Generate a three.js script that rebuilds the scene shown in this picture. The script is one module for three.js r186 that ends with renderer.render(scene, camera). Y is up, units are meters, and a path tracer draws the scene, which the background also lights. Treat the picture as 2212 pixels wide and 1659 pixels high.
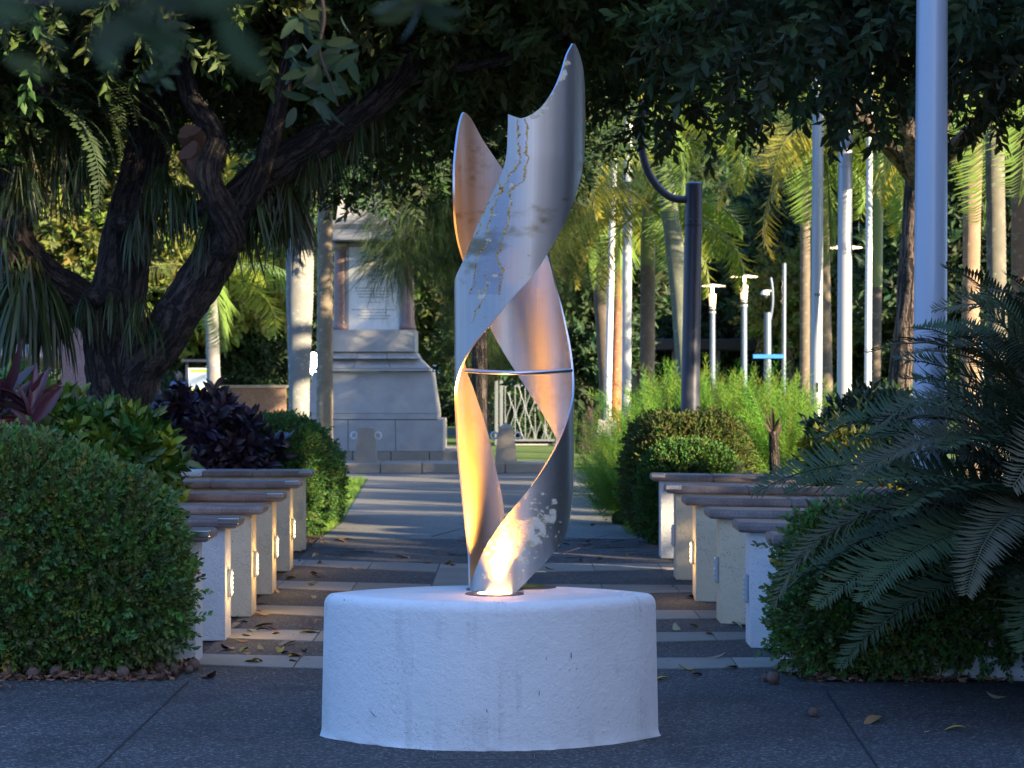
import * as THREE from 'three';
import { mergeGeometries, mergeVertices } from 'three/addons/utils/BufferGeometryUtils.js';
import { RoundedBoxGeometry } from 'three/addons/geometries/RoundedBoxGeometry.js';
import { MarchingCubes } from 'three/addons/objects/MarchingCubes.js';
import { TextGeometry } from 'three/addons/geometries/TextGeometry.js';
import { FontLoader } from 'three/addons/loaders/FontLoader.js';

// ---------------------------------------------------------------- camera, sky, sun, exposure
const scene = new THREE.Scene();
const EYE = 1.55, F = 5223, CX = 1106, HOR = 815;              // focal length and horizon in units of a 2212 x 1659 frame
const camera = new THREE.PerspectiveCamera(2 * Math.atan(829.5 / F) * 180 / Math.PI, 4 / 3, 0.2, 600);
camera.position.set(0, EYE, 0);
camera.rotation.x = -Math.atan(14.5 / F);
camera.focus = 10.6;
camera.userData.fStop = 9;
scene.add(camera);

const SUN = new THREE.Vector3(0.75, 0.26, 0.56).normalize();
{
  const W = 512, H = 256, data = new Float32Array(W * H * 4);
  for (let j = 0; j < H; j++) for (let i = 0; i < W; i++) {
    const el = ((j + 0.5) / H - 0.5) * Math.PI, az = ((i + 0.5) / W - 0.5) * 2 * Math.PI;
    const d = new THREE.Vector3(Math.cos(el) * Math.cos(az), Math.sin(el), Math.cos(el) * Math.sin(az));
    const h = Math.pow(1 - Math.max(0, d.y), 4), g = Math.pow(Math.max(0, d.dot(SUN)), 4);
    let r = 0.055 + 0.11 * h, gg = 0.145 + 0.12 * h, b = 0.37 + 0.08 * h;
    r += 0.5 * g; gg += 0.42 * g; b += 0.32 * g;
    const k = (j * W + i) * 4;
    data[k] = r; data[k + 1] = gg; data[k + 2] = b; data[k + 3] = 1;
  }
  const sky = new THREE.DataTexture(data, W, H, THREE.RGBAFormat, THREE.FloatType);
  sky.mapping = THREE.EquirectangularReflectionMapping; sky.magFilter = THREE.LinearFilter; sky.minFilter = THREE.LinearFilter; sky.needsUpdate = true;
  scene.background = sky; scene.environment = sky;
  scene.backgroundIntensity = 1.0; scene.environmentIntensity = 1.0;
}
const sun = new THREE.DirectionalLight(new THREE.Color().setRGB(1, 0.8, 0.52), 5);
sun.position.copy(SUN).multiplyScalar(60).add(new THREE.Vector3(0, 0, -30)); sun.target.position.set(0, 0, -30);
sun.castShadow = true; sun.shadow.radius = 1.5; sun.shadow.mapSize.set(4096, 4096);
Object.assign(sun.shadow.camera, { left: -60, right: 60, top: 40, bottom: -40, near: 1, far: 160 });
scene.add(sun, sun.target);
const renderer = new THREE.WebGLRenderer({ antialias: true });
renderer.toneMapping = THREE.LinearToneMapping;
renderer.toneMappingExposure = 4.15;
renderer.shadowMap.enabled = true;

// ---------------------------------------------------------------- helpers
let seed = 7;
const rnd = () => { seed |= 0; seed = seed + 0x6D2B79F5 | 0; let t = Math.imul(seed ^ seed >>> 15, 1 | seed); t = t + Math.imul(t ^ t >>> 7, 61 | t) ^ t; return ((t ^ t >>> 14) >>> 0) / 4294967296; };
const rr = (a, b) => a + (b - a) * rnd();
const gauss = () => (rnd() + rnd() + rnd() - 1.5) / 1.5 * 1.6;
const V3 = (x, y, z) => new THREE.Vector3(x, y, z);
const P = (px, py, d) => V3((px - CX) * d / F, EYE - (py - HOR) * d / F, -d);   // where a sight line meets a plane d metres away
const G = (px, py) => { const d = F * EYE / (py - HOR); return P(px, py, d); };  // where it meets the ground
const col = (r, g, b) => new THREE.Color().setRGB(r, g, b);
const used = new Map();
const numbered = n => { const k = used.get(n) ?? 0; used.set(n, k + 1); return k ? `${n}_${String(k).padStart(3, '0')}` : n; };
function meta(o, label, category, group, kind) {
  o.userData = { label, category }; if (group) o.userData.group = group; if (kind) o.userData.kind = kind; return o;
}
function thing(name, label, category, p = V3(0, 0, 0), turn = 0, group) {
  const o = new THREE.Group(); o.name = numbered(name); o.position.copy(p); o.rotation.y = turn; scene.add(o);
  return meta(o, label, category, group);
}
function part(name, geo, mat, parent) {
  const m = new THREE.Mesh(geo, mat); m.name = name; m.castShadow = m.receiveShadow = true; parent.add(m); return m;
}
function solo(name, geo, mat, label, category, group, kind) {
  const m = part(numbered(name), geo, mat, scene); return meta(m, label, category, group, kind);
}
function structure(name, geo, mat) { const m = part(numbered(name), geo, mat, scene); m.userData.kind = 'structure'; return m; }
const merge = list => mergeGeometries(list.map(g => { const h = g.index ? g.toNonIndexed() : g; for (const k of Object.keys(h.attributes)) if (!['position', 'normal', 'uv'].includes(k)) h.deleteAttribute(k); return h; }));
function boxUV(g, s = 1) {                                       // uv in metres, by the way each face points
  g = g.index ? g.toNonIndexed() : g; const p = g.attributes.position, n = g.attributes.normal, uv = new Float32Array(p.count * 2);
  for (let i = 0; i < p.count; i += 3) {
    let ax = 0, ay = 0, az = 0; for (let k = 0; k < 3; k++) { ax += Math.abs(n.getX(i + k)); ay += Math.abs(n.getY(i + k)); az += Math.abs(n.getZ(i + k)); }
    for (let k = i; k < i + 3; k++) {
      const x = p.getX(k), y = p.getY(k), z = p.getZ(k);
      const [u, v] = ay > ax && ay > az ? [x, z] : ax > az ? [z, y] : [x, y];
      uv[k * 2] = u / s; uv[k * 2 + 1] = v / s;
    }
  }
  g.setAttribute('uv', new THREE.BufferAttribute(uv, 2)); return g;
}
const box = (w, h, d, x = 0, y = 0, z = 0) => new THREE.BoxGeometry(w, h, d).translate(x, y, z);
const rbox = (w, h, d, r, x = 0, y = 0, z = 0) => boxUV(new RoundedBoxGeometry(w, h, d, 2, r).translate(x, y, z));
const cyl = (r0, r1, h, n = 24, y = 0) => new THREE.CylinderGeometry(r0, r1, h, n).translate(0, y + h / 2, 0);   // r0 at the top
function sheet(pts, y, s = 1) {                                  // flat polygon on the ground from [x, z] points
  const sh = new THREE.Shape(pts.map(([x, z]) => new THREE.Vector2(x, -z)));
  const g = new THREE.ShapeGeometry(sh).rotateX(-Math.PI / 2).translate(0, y, 0);
  const p = g.attributes.position, uv = g.attributes.uv; for (let i = 0; i < p.count; i++) uv.setXY(i, p.getX(i) / s, p.getZ(i) / s);
  return g;
}
function prism(pts, y0, y1, s = 1, bevel = 0) {                  // upright prism over [x, z] points
  const sh = new THREE.Shape(pts.map(([x, z]) => new THREE.Vector2(x, -z)));
  const g = new THREE.ExtrudeGeometry(sh, { depth: y1 - y0 - 2 * bevel, bevelEnabled: bevel > 0, bevelSize: bevel, bevelOffset: -bevel, bevelThickness: bevel, bevelSegments: 2 }).rotateX(-Math.PI / 2).translate(0, y0 + bevel, 0);
  return boxUV(g, s);
}
function tube(pts, rad, rad_n = 10, seg = 24, vScale = 1, wob = 0, rough = 0) {     // tapered tube along points; rad(t, angle)
  const curve = new THREE.CatmullRomCurve3(pts), fr = curve.computeFrenetFrames(seg), pos = [], uv = [], idx = [], len = curve.getLength();
  // keep frames from twisting: carry one reference direction along
  let ref = fr.normals[0].clone();
  for (let i = 0; i <= seg; i++) {
    const t = i / seg, c = curve.getPointAt(t), T = curve.getTangentAt(t);
    ref.addScaledVector(T, -ref.dot(T)).normalize(); const bi = T.clone().cross(ref);
    for (let j = 0; j <= rad_n; j++) {
      const a = j / rad_n * 2 * Math.PI, r = rad(t, a % (2 * Math.PI), i) * (rough ? 1 + rough * (bumpy(j % rad_n / rad_n, t * len) - 0.5) : 1) * (1 + (wob && j < rad_n ? wob * Math.sin(a * 3 + t * 9) * Math.sin(t * 23 + a) : wob ? wob * Math.sin(t * 9) * Math.sin(t * 23) : 0));
      const v = c.clone().addScaledVector(ref, Math.cos(a) * r).addScaledVector(bi, Math.sin(a) * r);
      pos.push(v.x, v.y, v.z); uv.push(j / rad_n * 2 * Math.PI * rad(0.4, 0, 2) / vScale, t * len / vScale);
    }
  }
  for (let i = 0; i < seg; i++) for (let j = 0; j < rad_n; j++) { const a = i * (rad_n + 1) + j, b = a + rad_n + 1; idx.push(a, a + 1, b, a + 1, b + 1, b); }
  const g = new THREE.BufferGeometry(); g.setAttribute('position', new THREE.Float32BufferAttribute(pos, 3)); g.setAttribute('uv', new THREE.Float32BufferAttribute(uv, 2)); g.setIndex(idx); g.computeVertexNormals(); return g;
}
// ---- textures
function noiseField(n, freq, oct, sd) {                          // tileable fbm in 0..1
  const out = new Float32Array(n * n); let amp = 1, tot = 0, s = sd;
  const hash = (x, y, k) => { let h = Math.imul(x, 374761393) + Math.imul(y, 668265263) + Math.imul(k, 2147483647 ^ 0x51ed27) | 0; h = Math.imul(h ^ h >>> 13, 1274126177); return ((h ^ h >>> 16) >>> 0) / 4294967296; };
  for (let o = 0; o < oct; o++, amp *= 0.55, freq *= 2, s += 17) {
    tot += amp;
    for (let y = 0; y < n; y++) for (let x = 0; x < n; x++) {
      const fx = x / n * freq, fy = y / n * freq, x0 = Math.floor(fx), y0 = Math.floor(fy); let u = fx - x0, v = fy - y0; u = u * u * (3 - 2 * u); v = v * v * (3 - 2 * v);
      const x1 = (x0 + 1) % freq, y1 = (y0 + 1) % freq;
      out[y * n + x] += amp * ((hash(x0, y0, s) * (1 - u) + hash(x1, y0, s) * u) * (1 - v) + (hash(x0, y1, s) * (1 - u) + hash(x1, y1, s) * u) * v);
    }
  }
  for (let i = 0; i < out.length; i++) out[i] /= tot; return out;
}
const toS = c => c <= 0.0031308 ? 12.92 * c : 1.055 * Math.pow(c, 1 / 2.4) - 0.055;
function tex(n, fn, srgb = true) {                               // fn(i, x, y) -> linear [r, g, b]
  const d = new Uint8Array(n * n * 4);
  for (let y = 0; y < n; y++) for (let x = 0; x < n; x++) { const i = y * n + x, c = fn(i, x, y); for (let k = 0; k < 3; k++) d[i * 4 + k] = 255 * Math.min(1, Math.max(0, srgb ? toS(c[k]) : c[k])); d[i * 4 + 3] = 255; }
  const t = new THREE.DataTexture(d, n, n); t.wrapS = t.wrapT = THREE.RepeatWrapping; t.magFilter = THREE.LinearFilter; t.minFilter = THREE.LinearMipmapLinearFilter; t.generateMipmaps = true; if (srgb) t.colorSpace = THREE.SRGBColorSpace; t.needsUpdate = true; return t;
}
const N = 512, coarse = noiseField(N, 4, 5, 1), mid = noiseField(N, 24, 4, 5), fine = noiseField(N, 128, 2, 9), fine2 = noiseField(N, 170, 2, 31), blotch = noiseField(N, 7, 3, 77);
const bumpy = (u, l) => { const x = Math.floor(u * N) % N, y = Math.floor(l * 130) % N, i = y * N + x; return 0.6 * mid[i] + 0.4 * blotch[i]; };
const mixc = (a, b, t) => a.map((v, i) => v + (b[i] - v) * t);
const sm = (a, b, x) => { const t = Math.min(1, Math.max(0, (x - a) / (b - a))); return t * t * (3 - 2 * t); };
const grey = fn => tex(N, (i, x, y) => { const v = fn(i, x, y); return [v, v, v]; }, false);
const fiss = (x, y) => { const w = Math.floor(18 * (coarse[y * N + x] - 0.5)), k = (x + w + N) % N; return 0.65 * mid[(((y >> 2) % N) * N + (k * 2) % N)] + 0.35 * blotch[((y * 3) % N) * N + (k * 5) % N]; };
const T = {
  asphalt: tex(1024, (i, x, y) => { const f = fine[((y * 7 + (x >> 9) * 131) % N) * N + (x * 3 + (y >> 9) * 57) % N], q = (y >> 1) * N + (x >> 1), s = sm(0.58, 0.74, fine[(y % N) * N + x % N] * 0.6 + f * 0.4 + 0.03), k = (0.62 + 0.62 * coarse[q]) * (1 - 0.28 * sm(0.55, 0.68, blotch[q])) * (1 + 0.25 * sm(0.6, 0.7, mid[q] * 0.5 + coarse[q] * 0.5)); return mixc([0.034 * k, 0.033 * k, 0.034 * k], [0.27, 0.25, 0.23], s * 0.9 * k); }),
  plinth: tex(1024, (i, x, y) => { const q = (y >> 1) * N + (x >> 1), st = mid[((y >> 5) % N) * N + x % N], k = 0.8 + 0.2 * coarse[q] - 0.10 * sm(0.5, 0.75, st) * sm(0.4, 0.6, blotch[q]) + 0.03 * (fine[(y % N) * N + x % N] - 0.5), sp = sm(0.74, 0.78, fine2[(y % N) * N + x % N]) * sm(0.5, 0.65, blotch[q]); return mixc([0.75 * k, 0.74 * k, 0.72 * k], [0.2, 0.19, 0.18], sp * 0.55); }),
  asphaltB: grey(i => fine[i] * 0.6 + mid[i] * 0.4),
  path: tex(N, i => { const s = sm(0.45, 0.8, fine[i]), k = 0.8 + 0.4 * coarse[i]; return mixc([0.12 * k, 0.12 * k, 0.11 * k], [0.28, 0.26, 0.22], s); }),
  mulch: tex(N, i => mixc([0.02, 0.013, 0.01], [0.13, 0.07, 0.045], sm(0.4, 0.75, fine2[i] * 0.6 + mid[i] * 0.4))),
  lawn: tex(N, i => mixc([0.05, 0.1, 0.012], [0.14, 0.22, 0.03], sm(0.3, 0.7, fine[i] * 0.7 + coarse[i] * 0.3))),
  plaster: tex(N, i => { const k = 0.8 + 0.26 * coarse[i]; const sp = sm(0.735, 0.78, fine2[i]) * sm(0.45, 0.6, blotch[i]); return mixc([0.72 * k, 0.71 * k, 0.69 * k], [0.2, 0.19, 0.18], sp * 0.6); }),
  cream: tex(N, i => { const k = 0.88 + 0.14 * coarse[i]; const sp = sm(0.70, 0.76, fine2[i]) * sm(0.42, 0.6, blotch[i]); return mixc([0.68 * k, 0.56 * k, 0.37 * k], [0.1, 0.07, 0.05], sp * 0.8); }),
  plasterB: grey(i => mid[i] * 0.65 + fine[i] * 0.35),
  granite: tex(N, i => { const k = 0.78 + 0.44 * coarse[i]; return mixc([0.36 * k, 0.36 * k, 0.36 * k], mixc([0.16, 0.16, 0.17], [0.5, 0.48, 0.44], fine2[i]), sm(0.45, 0.7, fine[i]) * 0.7); }),
  pink: tex(N, i => mixc([0.3, 0.17, 0.13], [0.5, 0.33, 0.26], sm(0.35, 0.7, fine[i] * 0.7 + coarse[i] * 0.3))),
  cap: tex(N, i => mixc([0.16, 0.12, 0.105], [0.31, 0.245, 0.215], sm(0.3, 0.72, coarse[i] * 0.6 + fine[i] * 0.4))),
  bark: tex(N, (i, x, y) => { const c = sm(0.42, 0.6, fiss(x, y)); return mixc([0.010, 0.008, 0.007], mixc([0.07, 0.052, 0.044], [0.15, 0.12, 0.105], mid[i]), c * (0.45 + 0.7 * coarse[i])); }),
  barkB: grey((i, x, y) => sm(0.38, 0.64, fiss(x, y)) * 0.75 + 0.25 * fine[i]),
  palm: tex(N, i => { const k = 0.75 + 0.5 * coarse[i]; const l = sm(0.56, 0.66, blotch[i]) * sm(0.4, 0.6, mid[i]); return mixc([0.3 * k, 0.27 * k, 0.23 * k], [0.5, 0.52, 0.42], l * 0.8); }),
  brush: grey((i, x, y) => 0.30 + 0.22 * fine[(x % N) + 3 * N] + 0.14 * coarse[i]),
  rough: grey(i => 0.45 + 0.35 * mid[i]),
  steps: grey(i => 0.5 + 0.5 * coarse[i]),
};
const rep = (t, k) => { const c = t.clone(); c.repeat.set(k, k); c.needsUpdate = true; return c; };
const std = o => new THREE.MeshStandardMaterial(o), phy = o => new THREE.MeshPhysicalMaterial({ side: THREE.DoubleSide, ...o });
const M = {
  asphalt: std({ map: rep(T.asphalt, 0.38), bumpMap: rep(T.asphaltB, 0.8), bumpScale: 0.006, roughness: 0.85 }),
  path: std({ map: rep(T.path, 0.9), bumpMap: rep(T.asphaltB, 0.9), bumpScale: 0.004, roughness: 0.85 }),
  mulch: std({ map: rep(T.mulch, 1), bumpMap: rep(T.asphaltB, 1), bumpScale: 0.03, roughness: 0.95 }),
  lawn: std({ map: rep(T.lawn, 0.7), bumpMap: rep(T.asphaltB, 1), bumpScale: 0.02, roughness: 0.95 }),
  earth: std({ map: rep(T.mulch, 0.5), roughness: 1, color: col(0.9, 1, 0.8) }),
  paver: [0.9, 1.0, 1.12].map(k => std({ map: rep(T.granite, 1.3), color: col(0.72 * k, 0.66 * k, 0.56 * k), roughness: 0.8, bumpMap: T.plasterB, bumpScale: 0.002 })),
  plinth: std({ map: rep(T.plinth, 0.62), bumpMap: rep(T.plasterB, 2.1), bumpScale: 0.0042, roughness: 0.55 }),
  cream: std({ map: rep(T.cream, 1.6), bumpMap: rep(T.plasterB, 3), bumpScale: 0.004, roughness: 0.75 }),
  white: std({ map: rep(T.plaster, 1.2), bumpMap: rep(T.plasterB, 3), bumpScale: 0.005, roughness: 0.75 }),
  caps: [[1, 1, 1], [1.1, 0.95, 0.85], [0.8, 0.82, 0.88], [0.95, 1, 1.05]].map(c => std({ map: rep(T.cap, 2), color: col(...c), roughness: 0.55, bumpMap: T.plasterB, bumpScale: 0.002 })),
  marble: std({ map: rep(T.granite, 0.5), color: col(1.9, 1.9, 1.9), roughness: 0.4 }),
  chrome: std({ color: col(0.6, 0.6, 0.62), metalness: 1, roughness: 0.22 }),
  granite: std({ map: rep(T.granite, 1.5), color: col(1.05, 1.04, 1.02), bumpMap: rep(T.plasterB, 2), bumpScale: 0.004, roughness: 0.75 }),
  sandstone: std({ map: rep(T.granite, 1.2), color: col(0.85, 0.75, 0.62), bumpMap: rep(T.plasterB, 2), bumpScale: 0.006, roughness: 0.85 }),
  pinkStone: std({ map: rep(T.pink, 2), roughness: 0.3, color: col(0.75, 0.75, 0.8) }),
  slab: std({ map: rep(T.pink, 1.4), roughness: 0.6, color: col(1.1, 0.95, 1.0) }),
  steel: std({ color: col(0.5, 0.51, 0.53), metalness: 0.0, roughness: 0.35 }),
  bluePole: phy({ color: col(0.36, 0.42, 0.5), metalness: 0.1, roughness: 0.35, clearcoat: 0.5, clearcoatRoughness: 0.2, side: THREE.FrontSide }),
  postBlue: std({ color: col(0.13, 0.17, 0.24), metalness: 0.2, roughness: 0.4 }),
  galv: std({ color: col(0.42, 0.45, 0.48), metalness: 0.4, roughness: 0.4 }),
  whitePole: std({ color: col(0.62, 0.65, 0.68), roughness: 0.35 }),
  darkPole: std({ color: col(0.05, 0.055, 0.075), roughness: 0.35, metalness: 0.2 }),
  black: std({ color: col(0.012, 0.012, 0.014), roughness: 0.6 }),
  bark: std({ map: rep(T.bark, 1.1), bumpMap: rep(T.barkB, 1.1), bumpScale: 0.035, roughness: 0.95, color: col(0.75, 0.72, 0.74) }),
  barkGrey: std({ map: rep(T.bark, 1), bumpMap: rep(T.barkB, 1), bumpScale: 0.02, roughness: 0.95, color: col(1.6, 1.5, 1.45) }),
  twig: std({ color: col(0.05, 0.035, 0.025), roughness: 0.95 }),
  hedgeCore: std({ color: col(0.09, 0.14, 0.045), roughness: 1, bumpMap: rep(T.asphaltB, 3), bumpScale: 0.05 }),
  cutWood: std({ map: rep(T.pink, 6), color: col(0.5, 0.46, 0.44), roughness: 0.9, bumpMap: T.asphaltB, bumpScale: 0.01 }),
  bronze: std({ color: col(0.3, 0.24, 0.18), metalness: 0.7, roughness: 0.35 }),
  blueSign: std({ color: col(0.03, 0.2, 0.6), roughness: 0.5 }),
  skin: std({ color: col(0.45, 0.27, 0.19), roughness: 0.6 }), red: std({ color: col(0.5, 0.02, 0.02), roughness: 0.8 }), navy: std({ color: col(0.02, 0.025, 0.06), roughness: 0.8 }), hair: std({ color: col(0.2, 0.17, 0.13), roughness: 0.8 }), rose: std({ color: col(0.6, 0.4, 0.45), roughness: 0.8 }), lilac: std({ color: col(0.25, 0.22, 0.4), roughness: 0.8 }),
};
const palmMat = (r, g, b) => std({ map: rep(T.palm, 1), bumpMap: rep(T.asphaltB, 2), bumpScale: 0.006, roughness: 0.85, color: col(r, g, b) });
const leafMat = (r, g, b, tr = 0.35, ro = 0.85) => phy({ color: col(r, g, b), transmission: tr, thickness: 0, roughness: ro, specularIntensity: 0.5 });
const glossy = (r, g, b, ro = 0.42) => phy({ color: col(r, g, b), roughness: ro });

// ---- leaves
function leaf(L, W, seg = 3, fold = 0.25, curl = 0.15, y0 = 0) {      // blade along +y, folded on its midrib
  const pos = [], idx = [];
  for (let i = 0; i <= seg; i++) {
    const t = i / seg, w = W / 2 * Math.pow(Math.sin(Math.PI * Math.min(0.97, t * 0.94 + 0.04)), 0.8), y = y0 + L * t, z = -curl * L * t * t;
    pos.push(-w, y, z + fold * w, 0, y, z, w, y, z + fold * w);
  }
  for (let i = 0; i < seg; i++) { const a = i * 3; idx.push(a, a + 1, a + 3, a + 1, a + 4, a + 3, a + 1, a + 2, a + 4, a + 2, a + 5, a + 4); }
  const g = new THREE.BufferGeometry(); g.setAttribute('position', new THREE.Float32BufferAttribute(pos, 3)); g.setAttribute('uv', new THREE.Float32BufferAttribute(new Float32Array(pos.length / 3 * 2), 2)); g.setIndex(idx); g.computeVertexNormals(); return g;
}
const UPV = V3(0, 1, 0);
function orient(g, p, dir, twist = 0, s = 1) {
  const q = new THREE.Quaternion().setFromUnitVectors(UPV, dir.clone().normalize()).multiply(new THREE.Quaternion().setFromAxisAngle(UPV, twist));
  return g.applyMatrix4(new THREE.Matrix4().compose(p, q, V3(s, s, s)));
}
function sprig(n, L, W, { len = L * 2, spread = 0.9, seg = 2, curl = 0.2, fold = 0.3, stem = true, phi = 2.4 } = {}) {   // a twig with n leaves, along +y
  const list = [];
  for (let i = 0; i < n; i++) {
    const t = (i + 0.6) / n, a = i * phi + rr(-0.3, 0.3), out = spread * (1.15 - t * 0.7) * rr(0.7, 1.25);
    const d = V3(Math.cos(a) * Math.sin(out), Math.cos(out), Math.sin(a) * Math.sin(out));
    list.push(orient(leaf(L * rr(0.7, 1.15), W * rr(0.8, 1.15), seg, fold, curl * rr(0.3, 1.6)), V3(0, len * t, 0), d, rr(-0.7, 0.7) + a));
  }
  if (stem) list.push(cyl(L * 0.012, L * 0.03, len, 3));
  return merge(list);
}
function scatter(name, parent, geo, mat, n, place, tint) {      // place(i) -> [position, direction, scale]
  const m = new THREE.InstancedMesh(geo, mat, n); m.name = name; m.castShadow = m.receiveShadow = true; m.userData.kind = 'stuff';
  const q = new THREE.Quaternion(), q2 = new THREE.Quaternion(), mt = new THREE.Matrix4(), c = new THREE.Color();
  for (let i = 0; i < n; i++) {
    const [p, d, s] = place(i); q.setFromUnitVectors(UPV, d.normalize()).multiply(q2.setFromAxisAngle(UPV, rr(0, 6.283)));
    m.setMatrixAt(i, mt.compose(p, q, V3(s, s, s)));
    const k = tint ? tint(i, p) : [rr(0.7, 1.25), rr(0.75, 1.2), rr(0.6, 1.2)]; m.setColorAt(i, c.setRGB(...k));
  }
  parent.add(m); return m;
}
const rdir = () => { const z = rr(-1, 1), a = rr(0, 6.283), r = Math.sqrt(1 - z * z); return V3(r * Math.cos(a), z, r * Math.sin(a)); };
const cloud = (blobs, { droop = 0, up = 0.35, out = 0.9, s0 = 0.8, s1 = 1.25, shell = 0.45 } = {}) => {  // points in the outer part of ellipsoids [x, y, z, rx, ry, rz]
  const w = blobs.map(b => b[3] * b[4] + b[4] * b[5] + b[3] * b[5]), sum = w.reduce((a, b) => a + b);
  return () => {
    let k = rnd() * sum, j = 0; while (k > w[j] && j < blobs.length - 1) k -= w[j++];
    const b = blobs[j], d = rdir(), r = 1 - shell * Math.pow(rnd(), 1.4) + 0.12 * gauss() * (rnd() < 0.3 ? 1.6 : 0.5);
    const p = V3(b[0] + d.x * b[3] * r, b[1] + d.y * b[4] * r, b[2] + d.z * b[5] * r);
    const dir = d.multiplyScalar(out).add(rdir().multiplyScalar(0.6)).add(V3(0, up - droop, 0));
    return [p, dir, rr(s0, s1)];
  };
};
const S = {   // sprigs shared by many plants
  box: [0, 1, 2].map(() => sprig(18, 0.024, 0.014, { len: 0.12, spread: 1.0, seg: 2 })),
  broad: [0, 1].map(() => sprig(12, 0.09, 0.036, { len: 0.2, spread: 1.0 })),
  tree: [0, 1].map(() => sprig(16, 0.11, 0.045, { len: 0.34, spread: 1.1 })),
  far: [0, 1].map(() => sprig(16, 0.24, 0.11, { len: 0.7, spread: 1.2, stem: false })),
  needle: [0, 1].map(() => sprig(34, 0.14, 0.007, { len: 0.42, spread: 0.75, seg: 1, stem: true })),
  croton: [0, 1].map(() => sprig(15, 0.115, 0.05, { len: 0.11, spread: 1.25, seg: 3, curl: 0.3 })),
  purple: [0, 1].map(() => sprig(12, 0.13, 0.06, { len: 0.14, spread: 1.25, seg: 3, curl: 0.3 })),
};

// ---------------------------------------------------------------- the ground
structure('ground', sheet([[-220, 60], [220, 60], [220, -320], [-220, -320]], -0.03), M.earth);
structure('forecourt', sheet([[-40, 40], [40, 40], [40, -12.28], [1.47, -12.28], [1.3, -23.2], [-1.85, -23.2], [-1.72, -12.36], [-40, -12.36]], 0), M.asphalt);
structure('path', sheet([[-1.85, -23.2], [1.3, -23.2], [1.14, -24], [1.1, -36.6], [16, -36.6], [16, -39.2], [-14, -39.2], [-14, -37.3], [-2.2, -36.9], [-1.81, -25.7]], -0.001), M.path);
for (const s of [-1, 1]) {
  const bed = structure('garden_bed', sheet(s < 0 ? [[-40, -12.36], [-1.72, -12.36], [-1.85, -24.0], [-40, -24.0]] : [[1.47, -12.28], [40, -12.28], [40, -23.6], [1.3, -23.6]], -0.008), M.mulch);
  const lawn = structure('lawn', sheet(s < 0 ? [[-14, -24.0], [-1.85, -24.0], [-1.81, -25.7], [-2.2, -36.9], [-14, -37.3]] : [[1.3, -23.6], [16, -23.6], [16, -36.6], [1.1, -36.6], [1.14, -24]], -0.006), M.lawn);
  const blade = leaf(0.055, 0.007, 1, 0.2, 0.3);
  scatter('grass_blades', lawn, blade, leafMat(0.2, 0.36, 0.035, 0.4), 26000, () => {
    const z = -23.7 - 13.2 * rnd(), e = s < 0 ? -1.83 - Math.max(0, (-z - 25.7) * 0.034) : 1.14;
    return [V3(e + s * (0.02 + 1.4 * rnd()), -0.006, z), V3(gauss() * 0.5, 1, gauss() * 0.5), rr(0.7, 1.5)];
  });
}
structure('far_lawn', sheet([[-90, -39.6], [90, -39.6], [90, -110], [-90, -110]], -0.02), M.lawn);
structure('far_road', sheet([[-120, -66], [120, -66], [120, -72], [-120, -72]], -0.012), M.asphalt);

// paving strips that fan out between the low walls: each paver a piece of its own
{
  const strips = [[20.65, 20.2, 20.05, 19.2, 20.05, 19.6], [18.5, 18.0, 18.05, 17.25, 17.95, 17.5], [16.55, 16.1, 16.1, 15.4, 16.0, 15.55], [14.98, 14.5, 14.62, 14.0, 14.68, 14.33], [13.6, 13.16, 13.3, 12.75, 13.34, 12.95]];
  const root = new THREE.Group(); root.name = 'paving_strips'; root.userData.kind = 'structure'; scene.add(root);
  const quad = (a, b, c, d) => part('paver', prism([a, b, c, d], -0.02, 0.006, 1, 0.002), M.paver[Math.floor(rnd() * 3)], root);
  for (const [l0, l1, c0, c1, r0, r1] of strips) {
    const run = (xa, xb, a0, a1, b0, b1, n) => {
      for (let i = 0; i < n; i++) {
        const t0 = (i + 0.006) / n, t1 = (i + 0.994) / n, x0 = xa + (xb - xa) * t0, x1 = xa + (xb - xa) * t1, L = (p, q, t) => p + (q - p) * t;
        quad([x0, -L(a0, b0, t0)], [x1, -L(a0, b0, t1)], [x1, -L(a1, b1, t1)], [x0, -L(a1, b1, t0)]);
      }
    };
    run(-2.3, -0.6, l0, l1, c0, c1, 3); run(0.12, 1.75, c0, c1, r0, r1, 3);
  }
  for (let i = 0; i < 16; i++) { const z = -12.75 - i * 0.456, w = z < -12.7 - 0.456 * 0 ? 0.35 : 0.35; for (const s of [0, 1]) quad([-0.592 + s * 0.356, z], [-0.592 + s * 0.356 + w, z], [-0.592 + s * 0.356 + w, z - 0.45], [-0.592 + s * 0.356, z - 0.45]); }
}
for (const [a, b] of [[[212, 1659], [408, 1472]], [[1786, 1497], [1905, 1672]]]) {
  const p = G(...a), q = G(...b), n = V3(q.z - p.z, 0, p.x - q.x).normalize().multiplyScalar(0.004);
  structure('expansion_joint', sheet([[p.x - n.x, p.z - n.z], [p.x + n.x, p.z + n.z], [q.x + n.x, q.z + n.z], [q.x - n.x, q.z - n.z]], 0.004), M.black);
}
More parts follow.
